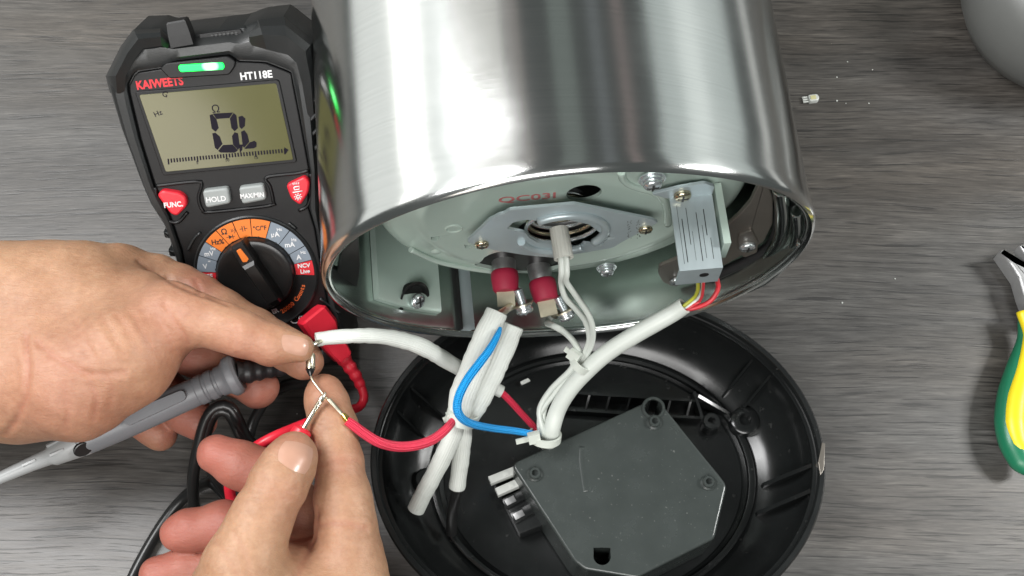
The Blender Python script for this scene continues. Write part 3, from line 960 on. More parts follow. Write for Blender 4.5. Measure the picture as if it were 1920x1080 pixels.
# corner armour
def bumper(outer, inner, ridge=.5):
    rings = []
    n = len(outer)
    for i, (o_, i_) in enumerate(zip(outer, inner)):
        e = 0 if 0 < i < n - 1 else 3.5
        m_ = (o_[0] * (1 - ridge) + i_[0] * ridge, o_[1] * (1 - ridge) + i_[1] * ridge)
        m2 = (o_[0] * (1 - ridge * .45) + i_[0] * ridge * .45, o_[1] * (1 - ridge * .45) + i_[1] * ridge * .45)
        rings.append([MF @ Vector((*mp2(*q, h), h)) for q, h in ((o_, -32), (o_, -7 - e), (m2, 1.2 - e), (m_, 4.6 - e), (i_, 3.2 - e * .8), (i_, -12))])
    obj("corner_bumper", loft(rings), M_HOLSTER, meter, 18)
bumper([(319, 66), (300, 53), (250, 55), (226, 87), (198, 143), (206, 174)], [(316, 92), (303, 86), (268, 91), (252, 112), (236, 142), (233, 176)])
bumper([(466, 56), (484, 37), (533, 31), (589, 75), (598, 140), (599, 216)], [(468, 84), (500, 93), (540, 103), (556, 118), (567, 160), (578, 222)])
# lamp housing
obj("lamp_housing", slab(MF, rpoly(mps([(300, 128), (312, 118), (428, 105), (442, 114), (440, 126), (430, 140), (318, 147)], 1), .8, 2), -2, 1.6, .5), M_FACE, meter, 25)
obj("indicator_lamp", slab(MF, rpoly(mps([(334, 122), (419, 117), (421, 130), (337, 135)], 2), 1.2), 0, 2.5, .4), M_LED, meter)
# top end: probe post, sensor plate
ta = MF @ Vector((*mp2(341, 68, -1), -1)); yv = (MF.to_3x3() @ Vector((0, 1, 0)))
pf = frame(ta, MF.to_3x3() @ Vector((1, .02, 0)), yv)
kb = [[pf @ Vector((x, y, h)) for x, y, h in ((-s, yy, -s * .9), (s, yy, -s * .9), (s, yy, s * .9), (-s, yy, s * .9))] for yy, s in ((-3, 4.4), (2, 4.2), (6.0, 3.7), (6.6, 3.2))]
obj("probe_post", loft(kb), M_FACE, meter, 25)
obj("top_ledge", slab(MF, rpoly(mps([(318, 70), (460, 50), (470, 60), (468, 82), (310, 96), (306, 84)], -4), 1), -30, -3.5, 1.2), M_HOLSTER, meter, 25)
obj("sensor_plate", slab(MF, rpoly(mps([(372, 64), (452, 54), (456, 66), (446, 72), (376, 76)], -3), .8), -5, -2.6, .3), M_FACE, meter, 25)
for k in range(14):
    x, y = mp2(398 + (k % 7) * 7.5, 66 - (k % 7) * .9 + (k // 7) * 4.5, -2.6)
    obj("sensor_stud", box(MF @ Matrix.Translation((x, y, 0)), -.5, .5, -.35, .35, -2.7, -2.2), M_HOLSTER, meter, 20)
# screen
obj("screen_frame", slab(MF, rpoly(mps([(253, 172), (523, 149), (557, 304), (306, 329)]), 1.2), -1, .45, .3), M_FACE, meter, 30)
scr = mps([(261, 178), (518, 156), (550, 299), (311, 322)], .5)
scrn = obj("screen", slab(MF, rpoly(scr, .8), -.6, .7, .1), M_LCD, meter, 30)
sx = np.array(scr[1]) - np.array(scr[0]); srot = math.atan2(sx[1], sx[0])
def seg(pts, name="segment"):
    obj(name, slab(MF, mps(pts, .75), .66, .82), M_SEG, scrn, 20)
# the figure 0, the point and the letter L
seg([(399, 213), (437, 211), (430, 221), (406, 223)])
seg([(393, 216), (398, 214), (406, 224), (410, 240), (404, 247), (397, 241)])
seg([(438, 212), (443, 216), (446, 240), (440, 246), (434, 240), (431, 222)])
seg([(398, 250), (404, 249), (412, 256), (417, 270), (408, 281), (403, 277)])
seg([(440, 248), (446, 250), (450, 276), (446, 281), (437, 271), (435, 255)])
seg([(409, 283), (418, 272), (436, 271), (446, 282), (440, 286), (414, 286)])
seg([(448, 271), (455, 271), (454, 281), (450, 287)])
seg([(447, 219), (454, 217), (460, 222), (459, 236), (453, 242), (449, 238)])
seg([(452, 247), (458, 244), (464, 252), (467, 266), (458, 277), (455, 274)])
seg([(458, 279), (468, 267), (477, 264), (481, 267), (481, 275), (476, 278)])
text("Ω", MF, *mp2(405, 204), 4.4, M_SEG, scrn, "segment_symbol", rot=srot, base=.72, h=.1)
text("G", MF, *mp2(310, 176), 3.2, M_SEG, scrn, "segment_symbol", rot=srot - .5, base=.72, h=.1)
text("Hz", MF, *mp2(297, 212), 3.0, M_SEG, scrn, "segment_symbol", rot=srot + .3, base=.72, h=.1)
bars = []
for k in range(41):
    f = k / 40
    u = 314 + 218 * f; v = 303 - 19 * f
    hgt = 10 if k % 10 == 0 else 7
    bars.append(slab(MF, mps([(u, v - 5), (u + 2.6, v - 5.3), (u + 3.6, v + hgt - 5), (u + 1, v + hgt - 4.7)], .75), .66, .82))
bo = obj("bar_graph", merge(*bars), M_SEG, scrn, 20); bo["kind"] = "stuff"
seg([(533, 276), (541, 281), (535, 289)], "bar_graph_arrow")
for s, u in (("5", 370), ("10", 426), ("15", 480)):
    text(s, MF, *mp2(u, 310 - (u - 314) * .087, .7), 1.8, M_SEG, scrn, "segment_symbol", rot=srot, base=.72, h=.1)
# printing on the front
text("KAIWEETS", MF, *mp2(299, 157), 4.6, M_REDPRINT, meter, "lettering", rot=srot + .02, bold=.035, sx=.86, base=-.35)
text("HT118E", MF, *mp2(480, 142), 4.0, M_WHITEPRINT, meter, "lettering", rot=srot, bold=.03, sx=.95, base=-.35)
# buttons
def button(pts, m, name, r=1.6, h=2.6):
    return obj(name, slab(MF, rpoly(mps(pts, h), r), -1, h, .9, 3), m, meter, 40)
b1 = button([(294, 366), (304, 357), (337, 362), (349, 371), (351, 386), (332, 406), (320, 402)], M_RED, "function_button", 1.4)
b2 = button([(536, 348), (571, 331), (581, 342), (578, 363), (563, 386), (546, 374)], M_RED, "light_button", 1.4)
b3 = button([(379, 358), (428, 352), (433, 382), (386, 391)], M_GREYBTN, "hold_button")
b4 = button([(447, 352), (494, 346), (500, 375), (454, 384)], M_GREYBTN, "range_button")
text("FUNC.", MF, *mp2(325, 384, 2.6), 3.0, M_WHITEPRINT, b1, "lettering", rot=srot, bold=.03, sx=.9, base=2.58)
text("HOLD", MF, *mp2(405, 374, 2.6), 3.1, M_WHITEPRINT, b3, "lettering", rot=srot, bold=.02, sx=.95, base=2.58)
text("MAX/MIN", MF, *mp2(473, 367, 2.6), 2.8, M_WHITEPRINT, b4, "lettering", rot=srot, bold=.03, sx=.82, base=2.58)
# torch and sun signs on the light button
def stroke(pts, par, w=.28, h=2.6):
    obj("symbol_stroke", tube([MF @ Vector((*mp2(u, v, h), h)) for u, v in pts], w, 6, .6, smooth=False), M_WHITEPRINT, par, 0)
stroke([(549, 361), (567, 358)], b2)
stroke([(551, 351), (552, 356), (561, 355), (561, 349), (551, 351)], b2)
for k in range(4):
    stroke([(550 + k * 3.4, 347 - k * .4), (549.6 + k * 3.4, 343 - k * .4)], b2, .2)
for k in range(8):
    a = k * math.pi / 4
    stroke([(559 + 4.5 * math.cos(a), 369 + 4 * math.sin(a)), (559 + 7.5 * math.cos(a), 369 + 6.8 * math.sin(a))], b2, .22)
stroke([(559 + 3 * math.cos(a), 369 + 2.7 * math.sin(a)) for a in [i * math.pi / 4 for i in range(9)]], b2, .25)
# ridges that frame the buttons
for pts in ([(293, 349), (367, 341), (378, 346), (372, 372), (380, 395), (395, 398), (505, 386), (512, 378), (506, 350), (500, 333), (560, 325), (578, 320)],
            [(291, 352), (299, 400), (330, 418), (352, 398)], [(582, 326), (586, 350), (577, 385), (560, 396)]):
    obj("moulded_ridge", tube([MF @ Vector((*mp2(u, v, .1), -.2)) for u, v in pts], .75, 8, 1.0), M_FACE, meter, 0)
# dial
R_O = abs(mp2(592, 512)[0]) * .99
R_I = R_O * .685
obj("dial_plate", lathe(MF, [(.3, -1), (R_O + 1.6, -1), (R_O + 1.5, .4), (R_O + .9, .75), (R_O + .2, .4), (.3, .4)], 96), M_HOLSTER, meter, 30)
bnd = [(365, 531), (365, 509), (366.6, 476), (381, 450), (405, 431), (437, 418), (470, 415), (505.6, 422), (538, 438.5), (563.6, 464.5), (583, 487), (589, 515.5)]
angs = [math.atan2(mp2(*q)[1], mp2(*q)[0]) for q in bnd]
angs = [a if a > -2.2 else a + 2 * math.pi for a in angs]
cols = [M_REDPRINT, M_SLATE, M_SLATE, M_ORANGE, M_ORANGE, M_ORANGE, M_ORANGE, M_SLATE, M_SLATE, M_SLATE, M_REDPRINT]
marks = ["OFF", "V", "mV", "Hz%", "Ω", "", "°C/°F", "µA", "mA", "A", "NCV\nLive"]
small = ["", "≂", "Hz", "", "·)))", "", "", "Hz", "Hz", "Hz", ""]
for i, m in enumerate(cols):
    a0, a1 = angs[i] - .008, angs[i + 1] + .008
    n = 8
    th = [a0 + (a1 - a0) * k / n for k in range(n + 1)]
    pl = [(R_O * math.cos(a), R_O * math.sin(a)) for a in th] + [(R_I * math.cos(a), R_I * math.sin(a)) for a in th[::-1]]
    sec = obj("dial_sector", slab(MF, pl, .1, .55), m, meter, 30)
    am = (a0 + a1) / 2; rm = (R_O + R_I) / 2
    tm = M_DARKPRINT if m is M_ORANGE else M_WHITEPRINT
    x, y = rm * math.cos(am), rm * math.sin(am)
    rot = srot
    if i == 4:
        text("Ω", MF, x - 1.8, y + 1.0, 3.4, tm, sec, "lettering", rot=rot, bold=.02, base=.52)
        text("»)", MF, x + 2.0, y + 1.2, 2.6, tm, sec, "lettering", rot=rot, base=.52)
        obj("diode_sign", merge(slab(MF, [(x - .4, y - 2.4), (x - .4, y - .6), (x + 1.1, y - 1.5)], .5, .62), box(MF, x + 1.1, x + 1.35, y - 2.4, y - .6, .5, .62), box(MF, x - 1.4, x - .42, y - 1.6, y - 1.4, .5, .62), box(MF, x + 1.36, x + 2.2, y - 1.6, y - 1.4, .5, .62)), tm, sec, 20)
    elif i == 5:
        obj("capacitor_sign", merge(*[box(MF, x + a, x + b, y + c, y + d, .5, .62) for a, b, c, d in ((-.6, -.3, -1.2, 1.2), (.3, .6, -1.2, 1.2), (-1.6, -.62, -.13, .13), (.62, 1.6, -.13, .13))]), tm, sec, 20)
    else:
        sz = 3.0 if len(marks[i]) < 4 else 2.6
        if "\n" in marks[i]:
            text("NCV", MF, x, y + 1.3, 2.5, tm, sec, "lettering", rot=rot, bold=.03, base=.52)
            text("Live", MF, x, y - 1.3, 2.5, tm, sec, "lettering", rot=rot, bold=.03, base=.52)
        else:
            off = -.7 if small[i] else 0
            text(marks[i], MF, x + off, y + off * .7, sz, tm, sec, "lettering", rot=rot, bold=.02, base=.52, sx=.95)
            if small[i]:
                text(small[i], MF, x + off + 2.2, y + 1.4, 1.9, tm, sec, "lettering", rot=rot, bold=.01, base=.52)
for i in range(14):                                    # click teeth round the knob
    a = math.radians(8 + i * 13)
    obj("dial_tick", box(MF @ Matrix.Rotation(a, 4, 'Z'), R_I - .9, R_I + .15, -.4, .4, .3, .9), M_FACE, meter, 20)
RK = R_I * .97
knob = obj("dial_knob", lathe(MF, [(RK, .3), (RK, 2.2), (RK - .7, 3.4), (RK - 2.2, 3.9), (RK - 4.5, 3.4), (.3, 3.2)], 96), M_BLACK, meter, 40)
ga = np.array(mp2(443, 458, 7)); gb = np.array(mp2(519, 566, 6))
gdir = gb - ga; gl = np.linalg.norm(gdir); gdir = gdir / gl
gf = MF @ frame((ga[0], ga[1], 0), (gdir[0], gdir[1], 0), (-gdir[1], gdir[0], 0))
grip = loft([[gf @ Vector((x, s * w, h)) for s, w, h in ((-1, wb, 3), (1, wb, 3), (1, wt + .15, hh - .9), (1, wt - .5, hh), (-1, wt - .5, hh), (-1, wt + .15, hh - .9))] for x, wb, wt, hh in ((0, 3.6, 2.8, 6.2), (1, 4, 3.2, 8.2), (9, 4, 3.3, 8.6), (10.5, 3.4, 2.7, 9.6), (gl - 2, 3.4, 2.6, 9.6), (gl, 3.2, 2.4, 8.4))])
gr = obj("knob_grip", grip, M_BLACK, knob, 20)
obj("knob_pointer", slab(gf, rpoly([(2, -1.0), (7.5, -1.5), (8.2, 0), (7.5, 1.5), (2, 1.0)], .4), 7.9, 8.75, .15), M_ORANGE, gr, 30)
# curved legend under the dial
def arc_text(s, r, a_mid, size, m, step):
    n = len(s)
    for i, ch in enumerate(s):
        if ch == " ":
            continue
        a = a_mid + (i - (n - 1) / 2) * step
        text(ch, MF, r * math.cos(a), r * math.sin(a), size, m, meter, "lettering", rot=a + math.pi / 2, bold=.03, base=.36)
def pa(u, v):
    x, y = mp2(u, v); return math.atan2(y, x), math.hypot(x, y)
a1, r1 = pa(528, 580); a2, r2 = pa(572, 536)
arc_text("20000 Counts", (r1 + r2) / 2, (a1 + a2) / 2, 2.55, M_ORANGETXT, (a2 - a1) / 11.0)
a3, r3 = pa(516, 583)
arc_text("ER", r3, a3, 2.55, M_WHITEPRINT, (a2 - a1) / 11.0)
text("CE", MF, *mp2(556, 601), 4.6, M_WHITEPRINT, meter, "lettering", rot=srot, base=-.35, sx=1.1)
# grip ribs along the sides
for k in range(4):
    u, v = 579 + k * 4, 190 + k * 27
    obj("grip_rib", slab(MF, rpoly(mps([(u - 2, v + 4), (u + 14, v - 10), (u + 16, v - 4), (u, v + 12)], 1), .4), -6, 1.6, .4), M_HOLSTER, meter, 25)
for k in range(3):
    u, v = 312 + k * 9, 438 + k * 34
    obj("grip_rib", slab(MF, rpoly(mps([(u - 5, v - 6), (u + 9, v - 4), (u + 12, v + 8), (u - 2, v + 6)], -2), .4), -14, -.6, .6), M_HOLSTER, meter, 25)
for pts in ([(600, 560), (638, 588)], [(352, 470), (364, 448), (376, 436)], [(541, 418), (556, 430)]):
    obj("moulded_ridge", tube([MF @ Vector((*mp2(u, v, .3), .1)) for u, v in pts], .6, 8, 1.0), M_HOLSTER, meter, 0)
# stand at the back: from the upper back down to the table
hb_ = MF @ Vector((0, 58, -37)); ft = Vector((hb_.x, hb_.y + 62, 1.0))
sf = frame(ft, MF.to_3x3() @ Vector((1, 0, 0)), hb_ - ft)
obj("stand", box(sf, -26, 26, 0, (hb_ - ft).length, -1.5, 1.5, .8), M_HOLSTER, meter)
# ================================================================== wires between kettle and base
def zt(L):
    return [Z(*q) for q in L]
def wire(name, pts, r, m, label, cat, group=None, **kw_):
    o = obj(name, tube(zt(pts), r, **kw_), m, None, 50 if kw_.get("hollow") or kw_.get("hollow_end") else 60)
    return tag(o, label, cat, group)

SG = "white heat sleeves on the heater wires"
tip1p = L1 @ Vector((-2.5, -4.5, 0)); tip2p = L2 @ Vector((-2.5, -4.5, 0))
u1, v1 = topix(tip1p); u2, v2 = topix(tip2p)
wire("wire_sleeve", [(932, 584, 84), (917, 618, 82), (900, 660, 78), (882, 705, 73), (866, 745, 68), (861, 778, 64)], [4.3, 4.8, 5.2, 5.3, 5.2, 4.3], M_SLEEVE,
     "wide white sleeve running down from the left heater terminal", "wire sleeve", SG, n=20, hollow=True, wob=.03, flat=.5, flatdir=(0, -.3, 1))
wire("wire_sleeve", [(959, 609, 78), (944, 645, 75), (925, 688, 71), (905, 730, 67), (886, 765, 62), (876, 785, 60)], [5.1, 5.2, 5.3, 5.3, 5.0, 4.3], M_SLEEVE,
     "wide white sleeve with open top tucked behind the blue wire", "wire sleeve", SG, n=20, hollow=True, wob=.03, flat=.5, flatdir=(0, -.3, 1))
wire("wire_sleeve", [(862, 782, 62), (852, 810, 58), (834, 850, 52), (812, 893, 45), (792, 930, 38), (780, 955, 33)], [2.8, 3.5, 3.7, 3.6, 3.6, 3.5], M_SLEEVE,
     "white sleeve slanting down left below the cable tie", "wire sleeve", SG, n=20, wob=.03)
wire("wire_sleeve", [(872, 784, 60), (869, 815, 54), (864, 860, 46), (857, 914, 36)], [2.8, 3.4, 3.5, 3.4], M_SLEEVE,
     "short straight white sleeve with a black wire at its end", "wire sleeve", SG, n=20, hollow_end=True, wob=.03)
wire("wire", [(858, 905, 38), (855, 925, 33), (848, 960, 22), (846, 1000, 12)], 2.3, M_CABLE, "black wire coming out of the short straight white sleeve", "wire", n=14)
wire("wire_sleeve", [(593, 637, 92), (618, 633, 91), (660, 630, 90), (706, 630, 86), (750, 637, 80), (795, 652, 74), (850, 684, 62), (900, 712, 54), (941, 735, 50)], [2.75, 2.75, 2.85, 3.1, 3.4, 3.6, 3.4, 3.1, 2.7], M_SLEEVE,
     "long white sleeve leading from the fuse to behind the wide sleeves", "wire sleeve", SG, n=20, hollow=True, hollow_end=True, wob=.035, flat=.8)
wire("wire", [(930, 729, 51), (948, 743, 49), (978, 775, 45), (1014, 815, 41)], 1.45, M_REDBRAID, "straight red wire between the long white sleeve and the cable bundle", "wire", n=12)
wire("wire", [(650, 789, 93), (662, 797, 92), (682, 812, 89), (708, 828, 85), (740, 837, 80), (775, 836, 76), (808, 826, 72), (832, 809, 69), (852, 787, 66)], [1.7, 1.9, 1.95, 1.95, 1.95, 1.95, 1.95, 1.8, 1.6], M_REDBRAID,
     "curved red braided wire joined to the fuse lead by a brass crimp", "wire", n=14)
wire("wire", [(938, 614, 86), (934, 626, 86), (919, 654, 85), (899, 681, 84), (878, 709, 82), (862, 739, 80), (857, 764, 77), (865, 783, 73), (886, 795, 67), (925, 803, 57), (966, 808, 50), (1006, 815, 46)],
     [.7, 1.2, 1.6, 1.75, 1.75, 1.75, 1.75, 1.7, 1.6, 1.55, 1.5, 1.45], M_BLUEBRAID, "bright blue braided wire curling round the white sleeves", "wire", n=14)
# wires of the sensor and the white jacketed cable
s0 = kw(1048, 428, 4); sd = (K_N + K_Z * -.10 + K_R * .05).normalized()
tag(obj("sensor_sleeve", tube([s0, s0 + sd * 6, s0 + sd * 12], [3.5, 3.6, 3.7], 16, 1.0, hollow_end=True), M_SILBRAID, None, 50), "short white woven sensor sleeve standing out of the spring hole", "sensor sleeve")
se = s0 + sd * 9
ue, ve = topix(se); ze = se.z
TW = "thin white wires tied to the jacketed cable"
wire("wire", [(ue - 4, ve, ze), (ue - 2, ve + 40, ze - 3), (1052, 530, 106), (1060, 558, 100), (1080, 580, 94), (1097, 602, 88), (1105, 632, 80), (1098, 658, 73), (1080, 690, 66), (1048, 728, 58), (1022, 764, 51), (1018, 816, 45)], 1.15, M_WIREWHITE,
     "thin white sensor wire on the inner side of its pair", "wire", TW, n=10)
wire("wire", [(ue + 6, ve, ze), (ue + 8, ve + 40, ze - 3), (1062, 528, 107), (1078, 552, 101), (1100, 584, 94), (1111, 612, 87), (1110, 642, 78), (1098, 668, 71), (1074, 700, 64), (1040, 738, 56), (1014, 775, 50), (1012, 816, 44)], 1.15, M_WIREWHITE,
     "thin white sensor wire on the outer side of its pair", "wire", TW, n=10)
wire("wire", [(u2, v2, tip2p.z), (1026, 604, tip2p.z - 3), (1040, 612, 84), (1060, 624, 80), (1078, 644, 75), (1086, 664, 71), (1070, 694, 65), (1034, 730, 57), (1012, 768, 51), (1018, 805, 47), (1022, 830, 42)], 1.3, M_WIREWHITE,
     "thin white wire crimped to the right heater terminal", "wire", TW, n=10)
jack = wire("jacketed_cable", [(1283, 573, 92), (1262, 587, 89), (1230, 605, 86), (1185, 631, 81), (1140, 660, 75), (1105, 690, 69), (1070, 728, 61), (1046, 768, 53), (1033, 812, 45), (1030, 836, 30), (1036, 848, 20)], [3.3, 3.4, 3.5, 3.5, 3.5, 3.5, 3.4, 3.4, 3.5, 3.5, 3.4], M_WIREWHITE,
     "thick white jacketed cable bending from the metal bracket to the circuit box", "cable", n=20, hollow=True)
bq = KF @ Vector((bx0 + 8, by - 6, bl - 6)); bu, bv = topix(bq); bz = bq.z
CW = "coloured cores under the metal bracket"
wire("wire", [(1276, 577, 92), (1292, 566, 94), (1308, 545, 98), (bu - 4, bv, bz)], .75, M_GREENWIRE, "yellow and green wire core above the white jacket end", "wire", CW, n=8)
wire("wire", [(1280, 580, 91), (1296, 570, 93), (1316, 546, 97), (bu + 5, bv, bz)], .65, M_WHITE, "white wire core next to the yellow and green one", "wire", CW, n=8)
wire("wire", [(1284, 582, 91), (1300, 572, 93), (1316, 556, 96), (bu + 12, bv, bz)], .6, M_WIRERED, "pink red wire core leaving the white jacket end", "wire", CW, n=8)
wire("wire", [(bu + 18, bv, bz), (1345, 526, 98), (1345, 545, 95), (1330, 566, 92), (1304, 577, 91), (1280, 581, 90)], .95, M_WIRERED, "red wire core looping down behind the bracket", "wire", CW, n=10)
# crimps at the terminal ends
tag(obj("wire_crimp", tube([tip1p, (tip1p + Z(934, 590, 84)) / 2, Z(930, 596, 83)], [1.7, 1.5, 1.9], 10, .8), M_SILVER), "silver crimp in the top of the wide left sleeve", "crimp", "crimps at the heater terminals")
tag(obj("wire_crimp", tube([tip2p, Z(u2 - 8, v2 + 12, tip2p.z - 2)], [1.5, 1.8], 10, .8, smooth=False), M_SILVER), "silver crimp on the thin white wire below the right terminal", "crimp", "crimps at the heater terminals")

# cable ties
def tie(u, v, z, r, axis, label, tail, flat=1.0, wd=3.0):
    c = Z(u, v, z)
    f = zframe(c, axis, (0, 0, 1))
    t_ = thing("cable_tie", label, "cable tie", c, "white nylon cable ties")
    n = 36
    band = loft([[f @ Vector((rr * math.cos(a), rr * flat * math.sin(a), h)) for a in [2 * math.pi * k / n for k in range(n)]] for rr, h in ((r, -wd / 2), (r + .9, -wd / 2), (r + .9, wd / 2), (r, wd / 2), (r, -wd / 2))], False, False)
    obj("strap", band, M_TIE, t_, 30)
    hd = c + (CAM - c).normalized() * (r * .8) + tail[0]
    hf = frame(hd, tail[1], axis)
    obj("lock_head", box(hf, -2.4, 2.4, -2.1, 2.1, -1.6, 1.8, .5), M_TIE, t_, 30)
    obj("tail", box(hf, -tail[2], -2.3, -1.1, 1.1, -.5, .5, .2), M_TIE, t_, 30)
tie(866, 782, 62, 6.2, Z(856, 810, 58) - Z(874, 750, 66), "cable tie pinching the wide white sleeves together", (Vector((-3.5, 1, -2)), Vector((1, .45, 0)), 4.2), .9, 4.4)
tie(1094, 680, 69, 5.6, Z(1070, 710, 62) - Z(1120, 655, 75), "cable tie round the white cables below the heater terminals", (Vector((-3.5, 3.0, 0)), Vector((.75, -.6, 0)), 4.6), .8)
tie(1022, 818, 44, 5.8, Z(1020, 838, 40) - Z(1026, 790, 49), "cable tie on the bundle next to the circuit box", (Vector((-4.5, -.5, 0)), Vector((1, .25, 0)), 7.5))

# ================================================================== thermal fuse
fz = 93
fuse = thing("thermal_fuse", "small silver thermal fuse with black end and bare leads held between the fingertips", "thermal fuse", Z(582, 682, fz))
obj("body", tube([Z(583, 662, fz + 1), Z(582.5, 666, fz + .8), Z(582, 690, fz), Z(582, 692, fz)], [1.3, 1.75, 1.75, 1.6], 20, 1, smooth=False), M_SILVER, fuse, 40)
obj("collar", tube([Z(582, 689.5, fz), Z(582, 693, fz)], [1.85, 1.85], 20, 1, smooth=False), M_PROBETIP, fuse, 40)
obj("end_seal", tube([Z(582, 692, fz), Z(582, 698, fz), Z(582.5, 705, fz)], [1.7, 1.3, .5], 16, .5), M_SEAL, fuse, 40)
obj("lead", tube(zt([(582.5, 704, fz), (586, 713, fz + .5), (597, 728, fz + 1), (610, 744, fz + 1.5), (630, 766, fz + 1), (648, 785, fz)]), .42, 8, .6), M_SILVER, fuse, 0)
obj("lead_sleeve", tube([Z(617, 748, fz + 1.3), Z(645, 781, fz + .2)], [.62, .62], 10, 1, smooth=False), M_SILVER, fuse, 40)
obj("crimp", tube(zt([(643, 777, fz + .2), (648, 784, fz), (656, 794, fz)]), [1.05, 1.3, 1.1], 12, .6), M_BRASS, fuse, 40)
obj("lead", tube(zt([(583, 664, fz + 1), (580, 656, fz + 2), (585, 648, fz + 3), (594, 643, fz + 2), (606, 638, fz - 1)]), [.5, .5, .8, 1.0, .7], 8, .5), M_SILVER, fuse, 0)

# ================================================================== red test lead
red = thing("red_test_lead", "red test lead plugged into the multimeter, its metal tip touching the fuse lead", "test lead", Z(625, 640, 0))
pa_, pb_ = Z(596, 606, 46), Z(644, 670, 35)
pfm = frame(pa_, pb_ - pa_, Vector((.6, .5, .8)))
pfm = frame(pa_, pb_ - pa_, (pb_ - pa_).cross(Vector((0, .1, 1))))
def rect_ring(f, x, w, h, dz=0):
    return [f @ Vector((x, a * w, b * h + dz)) for a, b in ((-1, -.7), (-.8, -1), (.8, -1), (1, -.7), (1, .7), (.8, 1), (-.8, 1), (-1, .7))]
obj("plug", loft([rect_ring(pfm, x, w, h) for x, w, h in ((-5.5, 5.4, 4.2), (-4.6, 6.4, 5.2), (2.5, 6.6, 5.4), (5.5, 5.6, 4.6), (6.5, 4.8, 3.9), (12, 4.6, 3.7), (18, 3.8, 3.4), (19, 3.2, 3.0))]), M_REDLEAD, red, 30)
obj("plug_ridge", torus(pfm @ Matrix.Translation((6.2, 0, 3.6)), 4.4, .5, 32, 8), M_REDLEAD, red, 0)
g = []
sr = zt([(634, 658, 35), (650, 680, 32), (668, 706, 28), (679, 730, 24)])
sp_, sv_ = catmull(sr, 1.0, [3.6, 3.2, 2.7, 2.2])
rad_ = [r_ * (1 if (i // 2) % 2 == 0 else .86) for i, r_ in enumerate(sv_)]
obj("strain_relief", tube(sp_, rad_, 14, smooth=False), M_REDLEAD, red, 50)
obj("cable", tube(zt([(674, 718, 26), (681, 735, 24), (682, 750, 23), (672, 764, 24), (650, 770, 30), (620, 778, 42), (585, 790, 54), (545, 806, 60), (512, 820, 62), (480, 838, 60), (452, 860, 50), (430, 900, 40), (440, 960, 34), (470, 1010, 40), (488, 975, 70)]), [1.9] * 4 + [2.1] + [2.2] * 10, 12, 2), M_REDLEAD, red, 0)
tz = 95
tpd = (Z(611, 735, tz + 1.5) - Z(570, 803, tz - 2)).normalized()
tp0 = Z(570, 803, tz - 2)
ln = (Z(611, 735, tz + 1.5) - tp0).length
tf = zframe(tp0, tpd)
obj("probe_tip", lathe(tf, [(1.05, -6), (1.05, ln - 4.4), (.9, ln - 4.2), (.9, ln - 3.8), (1.15, ln - 3.6), (1.1, ln - 2.2), (.35, ln - .4), (.05, ln)], 20), M_PROBETIP, red, 40)
obj("probe_handle", lathe(tf, [(.3, -95), (3.2, -95), (4.2, -70), (4.6, -40), (4.6, -14), (4.0, -8), (3.7, -5.5), (3.9, -3), (3.6, -.8), (2.4, 0), (1.1, .1)], 24), M_REDLEAD, red, 40)

# ================================================================== black test lead with its grey probe
blk = thing("black_test_lead", "black test lead whose grey capped probe lies across the left hand's fingers", "test lead", Z(230, 800, 0))
G = [(0, 896, 50), (440, 703, 63)]
ga_, gb_ = Z(*G[0]), Z(*G[1])
gd = (gb_ - ga_).normalized()
gfm = zframe(ga_, gd, (0, 0, 1))
def at_u(u):
    """distance along the probe of the point seen at column u"""
    lo, hi = -90.0, 160.0
    for _ in range(40):
        m_ = (lo + hi) / 2
        if topix(ga_ + gd * m_)[0] < u: lo = m_
        else: hi = m_
    return lo
A = at_u
obj("probe_cap", lathe(gfm, [(.3, A(-90)), (1.4, A(-88)), (2.2, A(-20)), (2.9, A(60)), (3.5, A(92)), (4.6, A(100)), (5.2, A(128)), (5.9, A(160)), (5.8, A(168)), (.3, A(168))], 32), M_LIGHTCAP, blk, 30)
for k, (ua, ub, ang_) in enumerate([(102, 128, .35), (100, 126, -.55), (48, 74, .1)]):
    f = gfm @ Matrix.Rotation(ang_, 4, 'Z')
    obj("cap_rib", box(f, 3.5, 5.7 if k < 2 else 3.3, -.45, .45, A(ua), A(ub), .2), M_LIGHTCAP, blk, 30)
bq_ = gfm @ Vector((0, 0, A(152))); bd_ = ((CAM - bq_).normalized() * 1.0 - Vector((-gd.y, gd.x, 0)).normalized() * .75).normalized()
bt = zframe(bq_ + bd_ * 5.3, bd_, gd)
obj("cap_button", slab(bt, circ(0, 0, 3.9, 28, 3.0), -2, 1.0, .5), M_BLACK, blk, 40)
obj("probe_handle", lathe(gfm, [(.3, A(150)), (5.7, A(150)), (6.0, A(175)), (6.2, A(230)), (6.0, A(300)), (5.8, A(352)), (5.7, A(370)), (6.0, A(372)), (6.0, A(384)), (5.5, A(386)), (5.5, A(390)), (6.0, A(392)), (6.0, A(403)), (5.5, A(405)), (5.5, A(409)), (6.1, A(411)), (6.2, A(421)),
     (6.6, A(424)), (8.0, A(430)), (8.3, A(436)), (8.0, A(443)), (6.8, A(448)), (.3, A(448))], 40), M_GREYPROBE, blk, 30)
gp = gfm @ Matrix.Rotation(.25, 4, 'Z')
obj("grip_inlay", slab(gp @ frame((6.05, 0, (A(245) + A(355)) / 2), (0, 0, 1), (0, 1, 0)), rpoly([(-13, -2.6), (13, -2.0), (13, 2.0), (-13, 2.6)], 2), -1.5, .45, .3), M_GREYPROBE, blk, 30)
ss = zt([(446, 700, 63), (470, 697, 62), (505, 692, 60), (545, 690, 57)])
sp2, sv2 = catmull(ss, 1.0, [5.0, 4.6, 3.8, 3.0])
obj("strain_relief", tube(sp2, [r_ * (1 if (i // 2) % 2 == 0 else .88) for i, r_ in enumerate(sv2)], 16, smooth=False), M_RUBBER, blk, 50)
